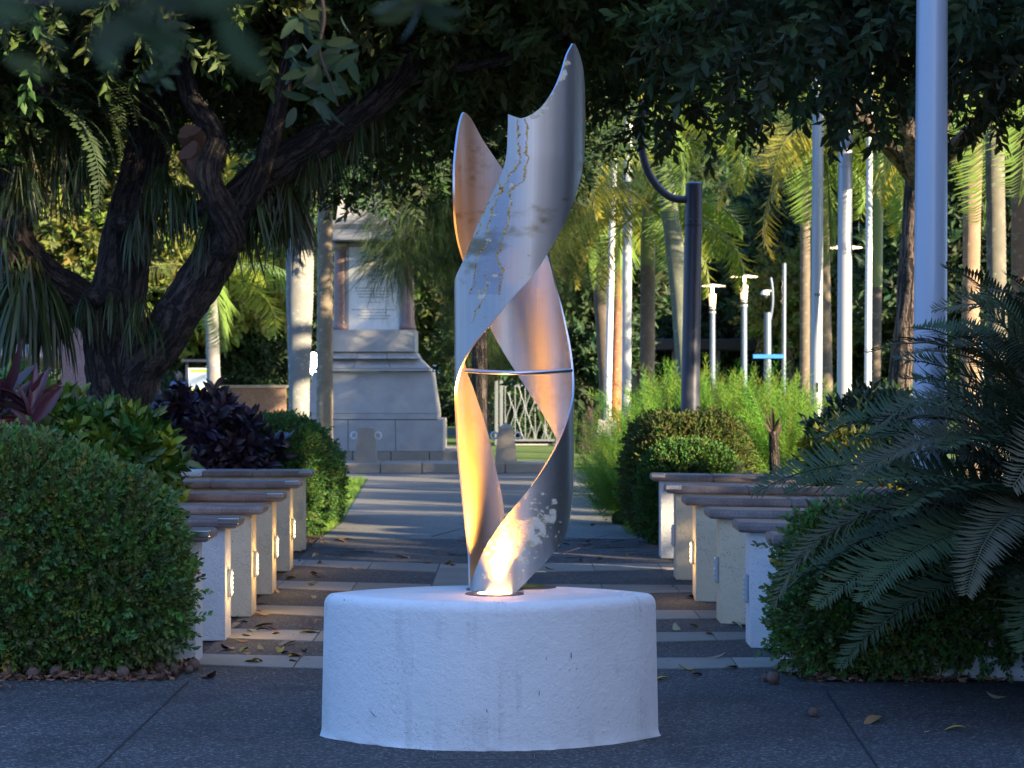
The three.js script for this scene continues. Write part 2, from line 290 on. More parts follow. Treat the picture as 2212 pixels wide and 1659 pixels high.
{
  const o = thing('floor_cover', 'dark tarmac filled access cover with thin steel rim before white plinth', 'access cover', V3(-0.115, 0, -9.86));
  part('infill', sheet([[-0.2, 0.062], [0.2, 0.062], [0.2, -0.062], [-0.2, -0.062]], 0.004), M.asphalt, o); const rimM = std({ color: col(0.1, 0.105, 0.11), roughness: 0.5, metalness: 0.3 });
  for (const z of [-0.065, 0.065]) part('rim', box(0.412, 0.005, 0.004, 0, 0.003, z), rimM, o);
  for (const x of [-0.206, 0.206]) part('rim', box(0.004, 0.005, 0.126, x, 0.003, 0), rimM, o);
}

// ---------------------------------------------------------------- plinth
const PC = V3(-0.095, 0, -10.45), PH = 0.618;
{
  const o = thing('sculpture_plinth', 'large white rendered plinth of pointed oval plan under the metal sculpture', 'plinth', PC);
  const a = 0.728, b = 0.40, pts = [];
  for (const s of [1, -1]) for (let i = 0; i <= 40; i++) { const t = -1 + 2 * i / 40, x = s * t * a; pts.push([x, s * b * (1 - Math.pow(Math.abs(t), 2.15)) + s * 0.03 * (1 - Math.pow(Math.abs(t), 14))]); }
  const nP = pts.length, pos = [], uv = [], idx = [];
  const rows = [[0, 1.012], [0.008, 1.008], [0.03, 1.0], ...Array.from({ length: 12 }, (_, i) => [0.03 + (PH - 0.08) * (i + 1) / 12, 1.0 - 0.016 * (i + 1) / 12])];
  const r = 0.045; for (let i = 1; i <= 6; i++) { const q = i / 6 * Math.PI / 2; rows.push([PH - 0.05 + 0.05 * Math.sin(q), 0.984 - r / 0.45 * (1 - Math.cos(q)), r * (1 - Math.cos(q))]); }
  let per = 0; const arc = pts.map((p, i) => (per += i ? Math.hypot(p[0] - pts[i - 1][0], p[1] - pts[i - 1][1]) : 0));
  rows.forEach(([y, k, inset = 0]) => pts.forEach(([x, z], i) => {
    const kk = inset ? 0.984 : k, L = Math.hypot(x, z) || 1, w = 0.004 * (Math.sin(x * 9 + z * 7) * 0.5 + Math.sin(x * 23) * 0.25) + (y < 0.005 ? 0.007 * gauss() : 0);
    pos.push(x * kk - x / L * inset + x / L * w, y, z * kk - z / L * inset + z / L * w); uv.push(arc[i], y);
  }));
  for (let j = 0; j < rows.length - 1; j++) for (let i = 0; i < nP; i++) { const a0 = j * nP + i, a1 = j * nP + (i + 1) % nP; idx.push(a0, a1, a0 + nP, a1, a1 + nP, a0 + nP); }
  const top = (rows.length - 1) * nP, c = pos.length / 3; pos.push(0, PH, 0); uv.push(0, 0);
  for (let i = 0; i < nP; i++) idx.push(top + i, top + (i + 1) % nP, c);
  const g = new THREE.BufferGeometry(); g.setAttribute('position', new THREE.Float32BufferAttribute(pos, 3)); g.setAttribute('uv', new THREE.Float32BufferAttribute(uv, 2)); g.setIndex(idx); g.computeVertexNormals();
  // the lower wall faces outward
  part('body', g, M.plinth, o);
  // scuffs and chips on the front
  const mark = (px, py, w, h, rot, m = M.scuff) => {
    const x = (px - CX) * 10.1 / F - PC.x, y = EYE - (py - HOR) * 10.1 / F, t = Math.abs(x) / a, z = b * (1 - Math.pow(t, 2.15)) + 0.03 * (1 - Math.pow(t, 14));
    const sh = new THREE.Shape(); for (let i = 0; i < 9; i++) { const q = i / 9 * 6.283; sh[i ? 'lineTo' : 'moveTo'](Math.cos(q) * w / 2 * rr(0.55, 1), Math.sin(q) * h / 2 * rr(0.55, 1)); }
    part('chip', new THREE.ShapeGeometry(sh).rotateZ(rot).rotateY(Math.atan2(Math.sign(x) * b * 2.15 * Math.pow(t, 1.15) / a, 1)).translate(x, y, z * 0.992 + 0.004), m, o);
  };
  M.scuff = std({ color: col(0.2, 0.2, 0.2), roughness: 0.9 });
  mark(1234, 1416, 0.008, 0.035, 0.05); mark(1230, 1448, 0.006, 0.008, 0); mark(1247, 1445, 0.02, 0.003, 0.1); mark(1165, 1494, 0.004, 0.03, -0.1);
  mark(787, 1498, 0.012, 0.004, 0.5); mark(803, 1550, 0.045, 0.006, -0.6); mark(1180, 1420, 0.004, 0.02, 0.1); mark(1052, 1530, 0.005, 0.022, 0.1); mark(736, 1306, 0.01, 0.01, 0);
  for (let i = 0; i < 80; i++) mark(rr(720, 1400), 1590 - 110 * Math.pow(rnd(), 2), rr(0.002, 0.005), rr(0.002, 0.007), rr(0, 3));
}
// recessed uplights in the plinth top
function uplight(x, z, lit, label, aim = [-0.03, 2, -0.3], cone = 0.85) {
  const o = thing('recessed_uplight', label, 'uplight', V3(x, PH, z));
  part('steel_rim', new THREE.LatheGeometry([[0.075, 0.001], [0.078, 0.004], [0.125, 0.004], [0.128, 0.0]].map(p => new THREE.Vector2(...p)), 40), M.darkPole, o);
  if (lit) {
    part('lens', new THREE.CylinderGeometry(0.074, 0.074, 0.006, 40).translate(0, 0.002, 0), std({ color: col(0.9, 0.8, 0.6), emissive: col(1, 0.6, 0.18), emissiveIntensity: 2.5, roughness: 0.3 }), o);
    const L = new THREE.SpotLight(new THREE.Color().setRGB(1, 0.4, 0.05), lit, 8, cone, 0.5, 2); L.position.set(x, PH + 0.012, z); L.target.position.set(x + aim[0], PH + aim[1], z + aim[2]); L.castShadow = true; L.shadow.radius = 2.5; scene.add(L, L.target);
  } else part('lens', new THREE.CylinderGeometry(0.074, 0.074, 0.006, 40).translate(0, 0.002, 0), phy({ color: col(0.02, 0.02, 0.025), roughness: 0.08, clearcoat: 1 }), o);
}
uplight(-0.075, -10.40, 6.5, 'glowing round uplight set in the plinth before the sculpture foot', [-0.03, 2, -0.35], 0.62);
uplight(0.07, -10.74, 0, 'unlit round uplight behind the sculpture foot at its right');
uplight(-0.075, -10.62, 58, 'lit round uplight hidden inside the ring of the sculpture foot', [-0.2, 0.6, -0.08], 0.35);

// ---------------------------------------------------------------- ribbon sculpture
{
  const AD = 10.62, K = F / AD, deg = Math.PI / 180;
  const prof = [[80, 1121, 141], [350, 1121, 141], [450, 1119, 138.5], [545, 1116, 134.5], [620, 1113, 130], [705, 1111.5, 127.5], [870, 1111, 127], [970, 1113.5, 124.5], [1060, 1117, 119.5], [1140, 1116, 111], [1200, 1113, 102], [1262, 1109, 97], [1290, 1108, 96]];
  const CR = y => { let i = 0; while (i < prof.length - 2 && prof[i + 1][0] < y) i++; const a = prof[i], b = prof[i + 1], t = Math.min(1, Math.max(0, (y - a[0]) / (b[0] - a[0]))); return [a[1] + (b[1] - a[1]) * t, a[2] + (b[2] - a[2]) * t]; };
  const f = (x, y) => { const [c, R] = CR(y); return [Math.asin(Math.max(-1, Math.min(1, (x - c) / R))) / deg, y]; };         // front half
  const bk = (x, y) => { const [t] = f(x, y); return [180 - t, y]; };                                                          // rear half
  const A1 = [f(1016, 1282), f(1040, 1200), f(1085, 1122), f(1150, 1040), f(1205, 950), f(1228, 890), [90, 830], bk(1232, 750), bk(1205, 625), bk(1185, 545), bk(1140, 450), bk(1090, 362), bk(1040, 290), bk(1012, 243), bk(1001, 235)];
  const A2 = [f(1104, 1282), f(1150, 1234), f(1195, 1187), f(1218, 1155), [90, 1110], [105, 1040], bk(1205, 950), bk(1132, 830), bk(1060, 712), bk(1003, 570), bk(985, 500), [268, 440], [269, 380], bk(983, 320), bk(989, 270), bk(996, 241), bk(999, 235)];
  const B1 = [[205, 1282], [196, 1170], bk(1088, 1110), bk(1075, 1040), bk(1050, 930), bk(1020, 840), bk(1005, 800), [250, 710], [268, 630], [302, 570], f(1040, 480).map((v, i) => i ? v : v + 360), f(1090, 370).map((v, i) => i ? v : v + 360), f(1097, 300).map((v, i) => i ? v : v + 360), f(1098, 262).map((v, i) => i ? v : v + 360), f(1125, 271).map((v, i) => i ? v : v + 360), f(1160, 253).map((v, i) => i ? v : v + 360), f(1190, 215).map((v, i) => i ? v : v + 360), f(1208, 175).map((v, i) => i ? v : v + 360), f(1222, 130).map((v, i) => i ? v : v + 360), f(1234, 106).map((v, i) => i ? v : v + 360)];
  const fp = (x, y) => [f(x, y)[0] + 360, y];
  const B2 = [[258, 1282], [262, 1160], [265, 1060], [268, 970], [272, 885], fp(985, 850), fp(1000, 790), fp(1030, 740), fp(1060, 705), fp(1105, 650), fp(1150, 600), fp(1185, 545), fp(1220, 480), fp(1245, 410), fp(1258, 350), [445, 290], [447, 230], fp(1259, 170), fp(1250, 130), fp(1238, 106)];
  const cornerB = 13;
  const smooth = (pts) => { const n = pts.length, c = new THREE.CatmullRomCurve3(pts.map(([t, y]) => V3(t * 2.2, y, 0)), false, 'centripetal'); return k => { const p = c.getPointAt(k); return [p.x / 2.2, p.y]; }; };
  function ribbon(e1, e2, th) {
    const NS = 170, NW = 20, pos = [[], []], uv = [];
    const p1 = e1 === B1 ? (() => { const a = smooth(B1.slice(0, cornerB + 1)), b = smooth(B1.slice(cornerB)); return k => k < 0.8 ? a(k / 0.8) : b((k - 0.8) / 0.2); })() : smooth(e1), p2 = smooth(e2);
    const at = (t, y, off) => { const [c, R] = CR(y), r = R / K + off, a = t * deg; return V3((c - CX) / K + r * Math.sin(a), Math.max(PH - 0.01, EYE - (y - HOR) / K), -AD + r * Math.cos(a)); };
    const g = new THREE.BufferGeometry(), P_ = [], U = [], I = [], grid = (off) => { const b = P_.length / 3; for (let i = 0; i <= NS; i++) { const a = p1(i / NS), c = p2(i / NS); for (let j = 0; j <= NW; j++) { const s = j / NW, t = a[0] + (c[0] - a[0]) * s, y = a[1] + (c[1] - a[1]) * s, v = at(t, y, off); P_.push(v.x, v.y, v.z); U.push((t + 90) / 540, 1 - (y - 80) / 1220); } } return b; };
    const id = (b, i, j) => b + i * (NW + 1) + j;
    const o0 = grid(th / 2), i0 = grid(-th / 2);
    for (let i = 0; i < NS; i++) for (let j = 0; j < NW; j++) {
      const q = b => [id(b, i, j), id(b, i, j + 1), id(b, i + 1, j), id(b, i + 1, j + 1)]; let [a, b_, c, d] = q(o0); I.push(a, b_, c, b_, d, c);[a, b_, c, d] = q(i0); I.push(a, c, b_, b_, c, d);
    }
    g.setAttribute('position', new THREE.Float32BufferAttribute(P_, 3)); g.setAttribute('uv', new THREE.Float32BufferAttribute(U, 2)); g.setIndex(I); g.computeVertexNormals();
    // rims as their own strips so that edges stay crisp
    const E = [], EU = [], EI = []; const rim = (j) => { const s = E.length / 3; for (let i = 0; i <= NS; i++) for (const b of [o0, i0]) { const k = id(b, i, j); E.push(P_[k * 3], P_[k * 3 + 1], P_[k * 3 + 2]); EU.push(U[k * 2], U[k * 2 + 1]); } for (let i = 0; i < NS; i++) { const k = s + i * 2; EI.push(k, k + 1, k + 2, k + 1, k + 3, k + 2); } };
    rim(0); rim(NW); const e = new THREE.BufferGeometry(); e.setAttribute('position', new THREE.Float32BufferAttribute(E, 3)); e.setAttribute('uv', new THREE.Float32BufferAttribute(EU, 2)); e.setIndex(EI); e.computeVertexNormals();
    return [g, e];
  }
  // brushed plate with a clear coat that has peeled: coat edges and flakes painted where they lie
  const cv = document.createElement('canvas'); cv.width = 1024; cv.height = 2048; const x2 = cv.getContext('2d');
  const rv = document.createElement('canvas'); rv.width = 1024; rv.height = 2048; const y2 = rv.getContext('2d');
  x2.fillStyle = 'rgb(188,187,185)'; x2.fillRect(0, 0, 1024, 2048); y2.fillStyle = 'rgb(0,100,225)'; y2.fillRect(0, 0, 1024, 2048);
  for (let i = 0; i < 1024; i++) { const k = Math.floor(rr(-9, 9)); x2.fillStyle = `rgba(${k < 0 ? 90 : 255},${k < 0 ? 85 : 250},${k < 0 ? 80 : 240},${Math.abs(k) / 210})`; x2.fillRect(i, 0, 1, 2048); y2.fillStyle = `rgba(0,${k < 0 ? 135 : 70},225,${Math.abs(k) / 40})`; y2.fillRect(i, 0, 1, 2048); }
  const uvp = (x, y, back) => { let t = (back ? bk(x, y) : f(x, y))[0]; return [(t + 90) / 540 * 1024, (y - 80) / 1220 * 2048]; };
  const track = (pts, wrap) => {
    let last; pts.forEach(([x, y]) => { let [u, v] = uvp(x, y); if (wrap) u += 360 / 540 * 1024; const q = [u, v];
      if (last) { const out = [last]; crack(last, q, 5, out); for (let i = 1; i < out.length; i++) { const w = 2.1 + 0.9 * Math.sin(out[i][1] * 0.09) + rr(-0.3, 0.3) + (rnd() < 0.03 ? rr(1, 3) : 0); for (const [g, c] of [[x2, ['#b98a3c', '#cfa955', '#94641f', '#d8bd7c'][Math.floor(rnd() * 4)]], [y2, 'rgb(0,170,40)']]) { g.strokeStyle = c; g.lineWidth = w; g.lineCap = 'round'; g.beginPath(); g.moveTo(...out[i - 1]); g.lineTo(...out[i]); g.stroke(); } if (rnd() < 0.015) { x2.fillStyle = '#cfc2a4'; x2.beginPath(); x2.ellipse(out[i][0], out[i][1], rr(2, 6), rr(3, 8), rr(0, 3), 0, 7); x2.fill(); } } }
      last = q; });
  };
  const crack = (a, b, n, out) => { if (n === 0) { out.push(b); return; } const m = [(a[0] + b[0]) / 2 + gauss() * Math.hypot(b[0] - a[0], b[1] - a[1]) * 0.13, (a[1] + b[1]) / 2 + gauss() * Math.hypot(b[0] - a[0], b[1] - a[1]) * 0.08]; crack(a, m, n - 1, out); crack(m, b, n - 1, out); };
  const T1 = [[1133, 272], [1136, 330], [1134, 385], [1128, 405], [1100, 425], [1098, 470], [1088, 520], [1075, 560], [1090, 590], [1080, 640]], T2 = [[1118, 272], [1121, 330], [1118, 370], [1098, 402], [1075, 440], [1062, 480], [1055, 530], [1030, 580], [1018, 640]];
  const area = (pts, wrap, c, r) => { const d = (g) => { g.beginPath(); pts.forEach(([x, y], i) => { let [u, v] = uvp(x, y); if (wrap) u += 683; g[i ? 'lineTo' : 'moveTo'](u, v); }); g.closePath(); g.fill(); }; x2.fillStyle = c; d(x2); y2.fillStyle = r; d(y2); };
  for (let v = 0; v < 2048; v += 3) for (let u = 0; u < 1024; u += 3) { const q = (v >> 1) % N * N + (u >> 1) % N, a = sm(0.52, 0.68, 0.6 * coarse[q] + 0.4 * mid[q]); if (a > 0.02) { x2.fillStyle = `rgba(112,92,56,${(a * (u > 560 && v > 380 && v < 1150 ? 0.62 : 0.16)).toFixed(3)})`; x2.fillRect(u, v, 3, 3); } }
  area([...T1, ...[...T2].reverse()], true, 'rgba(120,130,152,0.5)', 'rgb(0,68,240)');
  track(T1, true); track(T2, true); track([[1050, 600], [1040, 660], [1022, 700]], true); track([[1080, 380], [1040, 480], [1008, 570]], true);
  for (let i = 0; i < 150; i++) { const fl = rnd() < 0.6, px = fl ? rr(1060, 1215) : rr(1010, 1150), py = fl ? rr(1060, 1250) : rr(380, 720), [u, v] = uvp(px, py), s = rr(0.7, fl ? 3.6 : 2); x2.fillStyle = fl ? '#d9d4c2' : '#c9a66c'; y2.fillStyle = 'rgb(0,160,60)'; for (const g of [x2, y2]) { g.beginPath(); g.ellipse(u + (fl ? 0 : 683), v, s, s * rr(0.7, 1.6), 0, 0, 7); g.fill(); } }
  for (const [cx, cy, rx, ry, rot, thr, k, y0] of [[1100, 1165, 46, 95, 0.5, 0.47, 0, 0], [1160, 1130, 30, 70, 0.45, 0.53, 0, 0], [1120, 1080, 24, 60, 0.4, 0.55, 0, 0], [1165, 245, 40, 14, -0.9, 0.5, 683, 0], [1212, 165, 10, 40, 0.35, 0.5, 683, 0], [1105, 420, 22, 40, 0.3, 0.62, 683, 0], [1060, 600, 30, 70, 0.3, 0.63, 683, 0]])
    for (let dy = -ry; dy < ry; dy += 1.1) for (let dx = -rx; dx < rx; dx += 1.1) {
      const e = 1 - Math.hypot(dx / rx, dy / ry); if (e < 0) continue;
      const px = cx + dx * Math.cos(rot) - dy * Math.sin(rot), py = cy + dx * Math.sin(rot) + dy * Math.cos(rot); if (py > 1280 || py < 90) continue;
      const q = (Math.floor(py * 1.7 + 900) % N) * N + Math.floor(px * 1.7) % N, v = 0.5 * mid[q] + 0.3 * blotch[q] + 0.2 * fine[q];
      if (v + 0.16 * Math.min(1, e * 2) - 0.1 < thr) continue;
      const [u, w] = uvp(px, py), edge2 = v + 0.16 * Math.min(1, e * 2) - 0.1 < thr + 0.018;
      x2.fillStyle = edge2 ? '#c0aa7c' : ['#d6d1c2', '#cbc6b8', '#ddd8ca'][(q >> 2) % 3]; y2.fillStyle = 'rgb(0,165,30)'; for (const g of [x2, y2]) g.fillRect(u + k - 1.2, w - 1.4, 3.2, 3);
    }
  for (let i = 0; i < 60; i++) { const u = rr(0, 1024), v = rr(0, 2048); x2.strokeStyle = 'rgba(240,235,225,0.35)'; x2.lineWidth = 0.8; x2.beginPath(); x2.moveTo(u, v); x2.lineTo(u + rr(-14, 14), v + rr(-22, 22)); x2.stroke(); }
  const cm = new THREE.CanvasTexture(cv); cm.colorSpace = THREE.SRGBColorSpace; const rm = new THREE.CanvasTexture(rv);
  const plate = phy({ map: cm, roughnessMap: rm, metalnessMap: rm, metalness: 1, roughness: 1, anisotropy: 0.85, anisotropyRotation: Math.PI / 2 });
  const edge = std({ color: col(0.55, 0.56, 0.6), metalness: 1, roughness: 0.3, side: THREE.DoubleSide });
  const o = thing('ribbon_sculpture', 'tall brushed steel sculpture of two ribbons twisting upward like a flame', 'sculpture', V3(0, 0, 0));
  for (const [e1, e2] of [[A1, A2], [B1, B2]]) { const [g, e] = ribbon(e1, e2, 0.009); const m = part('ribbon', g, plate, o); part('rim', e, edge, m); }
  const yb = EYE - (800 - HOR) / K, pts = [];
  for (let i = 0; i <= 12; i++) { const t = i / 12; pts.push(V3((1006 + (1234 - 1006) * t - CX) / K, yb - 0.012 * Math.sin(Math.PI * t), -AD + 0.09 - 0.10 * t + 0.12 * Math.sin(Math.PI * t))); }
  part('cross_rod', tube(pts, () => 0.0095, 12, 24), edge, o);
}

// ---------------------------------------------------------------- low walls in two rows
const litLens = std({ color: col(0.95, 0.85, 0.6), emissive: col(1, 0.72, 0.34), emissiveIntensity: 1.0 }), deadLens = std({ color: col(0.5, 0.5, 0.48), roughness: 0.4 });
function lowWall(side, x, d, len, turn, lamp, label, capMat, chrome, paint) {
  // side -1: wall runs to the left from its aisle end; turn is how much nearer it comes per metre to the right
  const H = 0.72, ct = 0.058, t = 0.3, o = thing('low_wall', label, 'low wall', V3(x, 0, -d), 0, side < 0 ? 'low walls on the left of the aisle' : 'low walls on the right of the aisle');
  const zz = u => u * turn, u1 = side * len;
  const plan = (a, b, n, f) => [[a, zz(a) + f], [b, zz(b) + f], [b, zz(b) + n], [a, zz(a) + n]];
  part('wall_body', prism(plan(0, u1, -t, 0), 0, H - ct, 1, 0.006), paint, o);
  const segs = 3, ov = 0.05, c0 = -side * 0.075;
  for (let i = 0; i < segs; i++) {
    const a = i ? u1 * i / segs + side * 0.002 : c0, b = u1 * (i + 1) / segs - side * 0.002;
    part('cap_stone', prism(plan(a, b, -t - ov, ov), H - ct, H, 1, 0.018), capMat[i % capMat.length], o);
  }
  if (chrome) { const tr = part('corner_trim', prism(plan(c0 - side * 0.006, c0 + side * 0.11, ov - 0.05, ov + 0.006), H - 0.03, H + 0.005, 1, 0.004), M.chrome, o); }
  if (lamp) {
    const lx = -side * 0.012, l = new THREE.Group(); l.name = 'step_light'; l.position.set(lx, 0.33, -t / 2); o.add(l);
    part('housing', rbox(0.024, 0.165, 0.07, 0.008), M.galv, l);
    for (let i = 0; i < 5; i++) part('lens', new THREE.SphereGeometry(0.012, 10, 8).scale(0.5, 0.95, 1.9).translate(-side * 0.0125, -0.056 + i * 0.028, 0), lamp > 1 ? litLens : deadLens, l);
    if (lamp > 1) { const L = new THREE.PointLight(new THREE.Color().setRGB(1, 0.62, 0.22), 0.075, 12, 2); L.position.set(x - side * 0.11, 0.33, -d - t / 2); L.castShadow = true; L.shadow.radius = 2; scene.add(L); }
  }
  return o;
}
{
  const c = M.caps, ord = ['nearest', 'second', 'third', 'fourth', 'fifth', 'farthest'];
  const Ls = [[-1.709, 13.05], [-1.686, 14.2], [-1.685, 15.63], [-1.71, 17.24], [-1.774, 19.3], [-1.86, 21.53]], Rs = [[1.444, 12.7], [1.367, 13.84], [1.31, 15.19], [1.27, 16.7], [1.257, 18.5], [1.276, 20.7]];
  const lw = ['white low wall with dull brown cap half hidden by the big front hedge', 'white low wall with grey cap and lit lamp, second from the front hedge', 'cream low wall with speckled dirty foot and brown cap, left of the aisle', 'cream low wall with brown cap and lit lamp, fourth from the front hedge', 'cream low wall with pinkish cap and lit lamp, next to last on the left', 'cream low wall with white stone in its cap, before the purple shrub'];
  Ls.forEach(([x, d], i) => lowWall(-1, x, d, i === 5 ? 1.35 : 1.9, 0.05, i > 0 && i < 5 ? 2 : 0, lw[i], i === 5 ? [c[0], c[0], M.marble] : [[c[2], c[0]], [c[2], c[2]], [c[0], c[2]], [c[1], c[0]], [c[0], c[1]]][i], i !== 2, i < 2 ? M.white : M.cream));
  const rw = ['white low wall almost hidden behind the small leaved hedge and cycad', 'white low wall with mauve cap and unlit lamp beside the right hedge', 'beige low wall in shade with brown cap and unlit lamp', 'yellowish low wall with orange brown cap and the only lit lamp on its side', 'pale yellow low wall with pink brown cap and unlit lamp', 'white low wall with grey mauve cap before the dry cycad'];
  Rs.forEach(([x, d], i) => lowWall(1, x, d, [1.6, 1.6, 1.7, 1.9, 1.6, 1.3][i], 0.33, i === 3 ? 2 : i > 0 && i < 5 ? 1 : 0, rw[i], [[c[2]], [c[2], c[0]], [c[0], c[2]], [c[1], c[0]], [c[0], c[1]], [c[3], c[2]]][i], i > 3, i < 2 || i === 5 ? M.white : M.cream));
  const st = thing('upright_edging_stone', 'small pinkish upright stone at the end of the farthest left wall', 'edging stone', V3(-3.22, 0, -21.75)); part('body', rbox(0.08, 0.82, 0.2, 0.02, 0, 0.41, 0), M.caps[1], st); part('base', rbox(0.14, 0.06, 0.26, 0.01, 0, 0.03, 0), M.caps[0], st);
}

// ---------------------------------------------------------------- monument and what stands on its step
{
  const step = thing('stone_step', 'long pale stone step in front of the memorial with two posts', 'step', V3(0, 0, -39.05));
  for (let i = 0; i < 9; i++) part('kerb_stone', rbox(0.66, 0.16, 1.3, 0.012, -5.35 + i * 0.672 + 0.2, 0.08, -0.65), M.sandstone, step);
  const D = 40.6, K = F / D, o = thing('war_memorial', 'tall granite memorial pedestal with inscribed marble tablet between pink columns', 'monument', P(803, 815, D).setY(0));
  const X = px => (px - 803) / K, Y = py => EYE - (py - HOR) / K;
  const course = (name, y0, y1, w0, w1, n, m = M.granite) => {       // y0 below, in frame units; tapered block split into stones
    const a = Y(y0), b = Y(y1), h0 = X(w0), h1 = X(w1);
    const g0 = new THREE.CylinderGeometry(h1 * Math.SQRT2, h0 * Math.SQRT2, b - a - 0.006, 4, 1).rotateY(Math.PI / 4).toNonIndexed(); g0.computeVertexNormals();
    g0.translate(0, (a + b) / 2, -h0);
    if (n === 1) return part(name, boxUV(g0), m, o);
    const p = g0.attributes.position;
    for (let i = 0; i < n; i++) {
      const g = new THREE.BoxGeometry(2 / n - 0.008, b - a - 0.006, 1); const q = g.attributes.position;
      for (let k = 0; k < q.count; k++) { const t = q.getY(k) > 0 ? 1 : 0, h = h0 + (h1 - h0) * t, cx = -1 + (i + 0.5) * 2 / n; q.setXYZ(k, (cx + q.getX(k)) * h, q.getY(k) + (a + b) / 2, q.getZ(k) * 2 * h - h0); }
      g.computeVertexNormals(); part(name, boxUV(g), m, o);
    }
  };
  course('base_stone', 1003, 975, 1010, 1010, 5, M.sandstone);
  course('base_stone', 975, 907, 957, 957, 3); course('batter_stone', 906, 893, 944, 944, 1); course('batter_stone', 893, 803, 944, 931, 1); course('batter_stone', 802, 795, 926, 926, 1);
  course('cove_stone', 795, 775, 924, 905, 3); course('cove_stone', 775, 761, 905, 898, 3); course('dado_stone', 760, 712, 896, 896, 1);
  const zf = -X(957) + X(896);
  part('core_block', boxUV(box(X(872) * 2, Y(478) - Y(712), X(880) * 2, 0, (Y(478) + Y(712)) / 2, -X(957) - 0.1)), M.granite, o);
  course('entablature', 518, 494, 893, 893, 1); course('cornice', 494, 484, 900, 908, 1); course('cornice', 484, 476, 910, 912, 1); course('attic_block', 476, 400, 880, 870, 1);
  for (const s of [-1, 1]) {
    const c = part('column', new THREE.LatheGeometry([[0, 0], [0.15, 0], [0.15, 0.06], [0.125, 0.1], [0.13, 0.13], [0.115, 0.16], [0.11, 0.9], [0.105, 1.34], [0.125, 1.38], [0.15, 1.42], [0.15, 1.5], [0, 1.5]].map(p => new THREE.Vector2(...p)), 28), M.pinkStone, o);
    c.position.set(s * X(877), Y(712), -X(957) + X(896) - 0.17);
  }
  const cv = document.createElement('canvas'); cv.width = 640; cv.height = 1024; const c = cv.getContext('2d');
  c.fillStyle = '#e6e3d9'; c.fillRect(0, 0, 640, 1024); for (let i = 0; i < 300; i++) { c.fillStyle = `rgba(${rnd() < 0.5 ? '120,125,130' : '255,250,235'},0.035)`; c.beginPath(); c.ellipse(rr(0, 640), rr(0, 1024), rr(10, 90), rr(8, 40), rr(0, 3), 0, 7); c.fill(); }
  c.fillStyle = '#26262a'; c.textAlign = 'center';
  const lines = [['TO THE MEMORY OF', 30, 34], ['THOSE WHO FROM', 88, 34], ['CAIRNS MADE THE', 146, 36], ['SUPREME SACRIFICE', 204, 36], ['IN THE GREAT WAR', 262, 40], ['1914 – 1918', 322, 38], ['THE MOMENTS PASS BUT NE’ER SHALL DIE', 482, 23], ['THE MEMORY OF OUR HONOURED DEAD', 520, 23], ['WHO SLUMBERING WHERE THEY LIE', 558, 23], ['WITH DEATHLESS IMMORTALITY', 596, 23], ['THE NAMES OF THOSE WHO PAID THE PRICE FOR US', 756, 22], ['AND FOR THE LAND WE LOVE', 794, 22], ['BE BEACON FIRES TO ALL WHO WAKE', 832, 22], ['ON LANGUID DAYS OF SACRIFICE', 870, 22]];
  for (const [s, y, h] of lines) { c.font = `bold ${h}px serif`; c.fillText(s, 320, y + 30); } for (const y of [420, 680]) c.fillRect(230, y, 180, 5);
  const tx = new THREE.CanvasTexture(cv); tx.colorSpace = THREE.SRGBColorSpace;
  const tab = part('tablet', box((862 - 745) / K, Y(530) - Y(711), 0.05, X(803.5), (Y(530) + Y(711)) / 2, -X(957) + X(872) + 0.03), std({ color: col(0.75, 0.75, 0.72), roughness: 0.5 }), o);
  part('inscription', new THREE.PlaneGeometry((857 - 750) / K, Y(533) - Y(709)).translate(X(803.5), (Y(533) + Y(709)) / 2, -X(957) + X(872) + 0.058), std({ map: tx, roughness: 0.5 }), tab);
  for (const s of [745, 862]) part('tablet_frame', box(0.045, Y(523) - Y(711), 0.09, X(s), (Y(523) + Y(711)) / 2, -X(957) + X(872) + 0.03), M.granite, o);
  part('tablet_head', box((862 - 745) / K - 0.06, 0.09, 0.08, X(803.5), Y(524), -X(957) + X(872) + 0.03), M.pinkStone, o);
  const post = (px, label) => {
    const D2 = 39.4, k = F / D2, b = thing('stone_post', label, 'bollard', P(px, 815, D2).setY(0.161), 0, 'stone posts on the memorial step');
    const g = new THREE.CylinderGeometry(0.128 * Math.SQRT2, 0.18 * Math.SQRT2, 0.56, 4).rotateY(Math.PI / 4).toNonIndexed(); g.computeVertexNormals(); part('shaft', boxUV(g.translate(0, 0.28, 0)), M.sandstone, b);
    const h = new THREE.CylinderGeometry(0.012, 0.128 * Math.SQRT2, 0.09, 4).rotateY(Math.PI / 4).toNonIndexed(); h.computeVertexNormals(); part('pointed_cap', boxUV(h.translate(0, 0.605, 0)), M.sandstone, b);
    for (const s of [-1, 1]) part('chain_ring', new THREE.TorusGeometry(0.052, 0.016, 10, 24).translate(s * 0.19, 0.44, 0.02), M.whitePole, b);
  };
  post(791, 'pointed stone post with white rings before the inscribed memorial'); post(1093, 'pointed stone post seen through the opening of the steel sculpture');
  part('kerb_stone', rbox(0.62, 0.16, 0.7, 0.012, P(1093, 815, 39.4).x, 0.08, -0.5), M.sandstone, step);
}
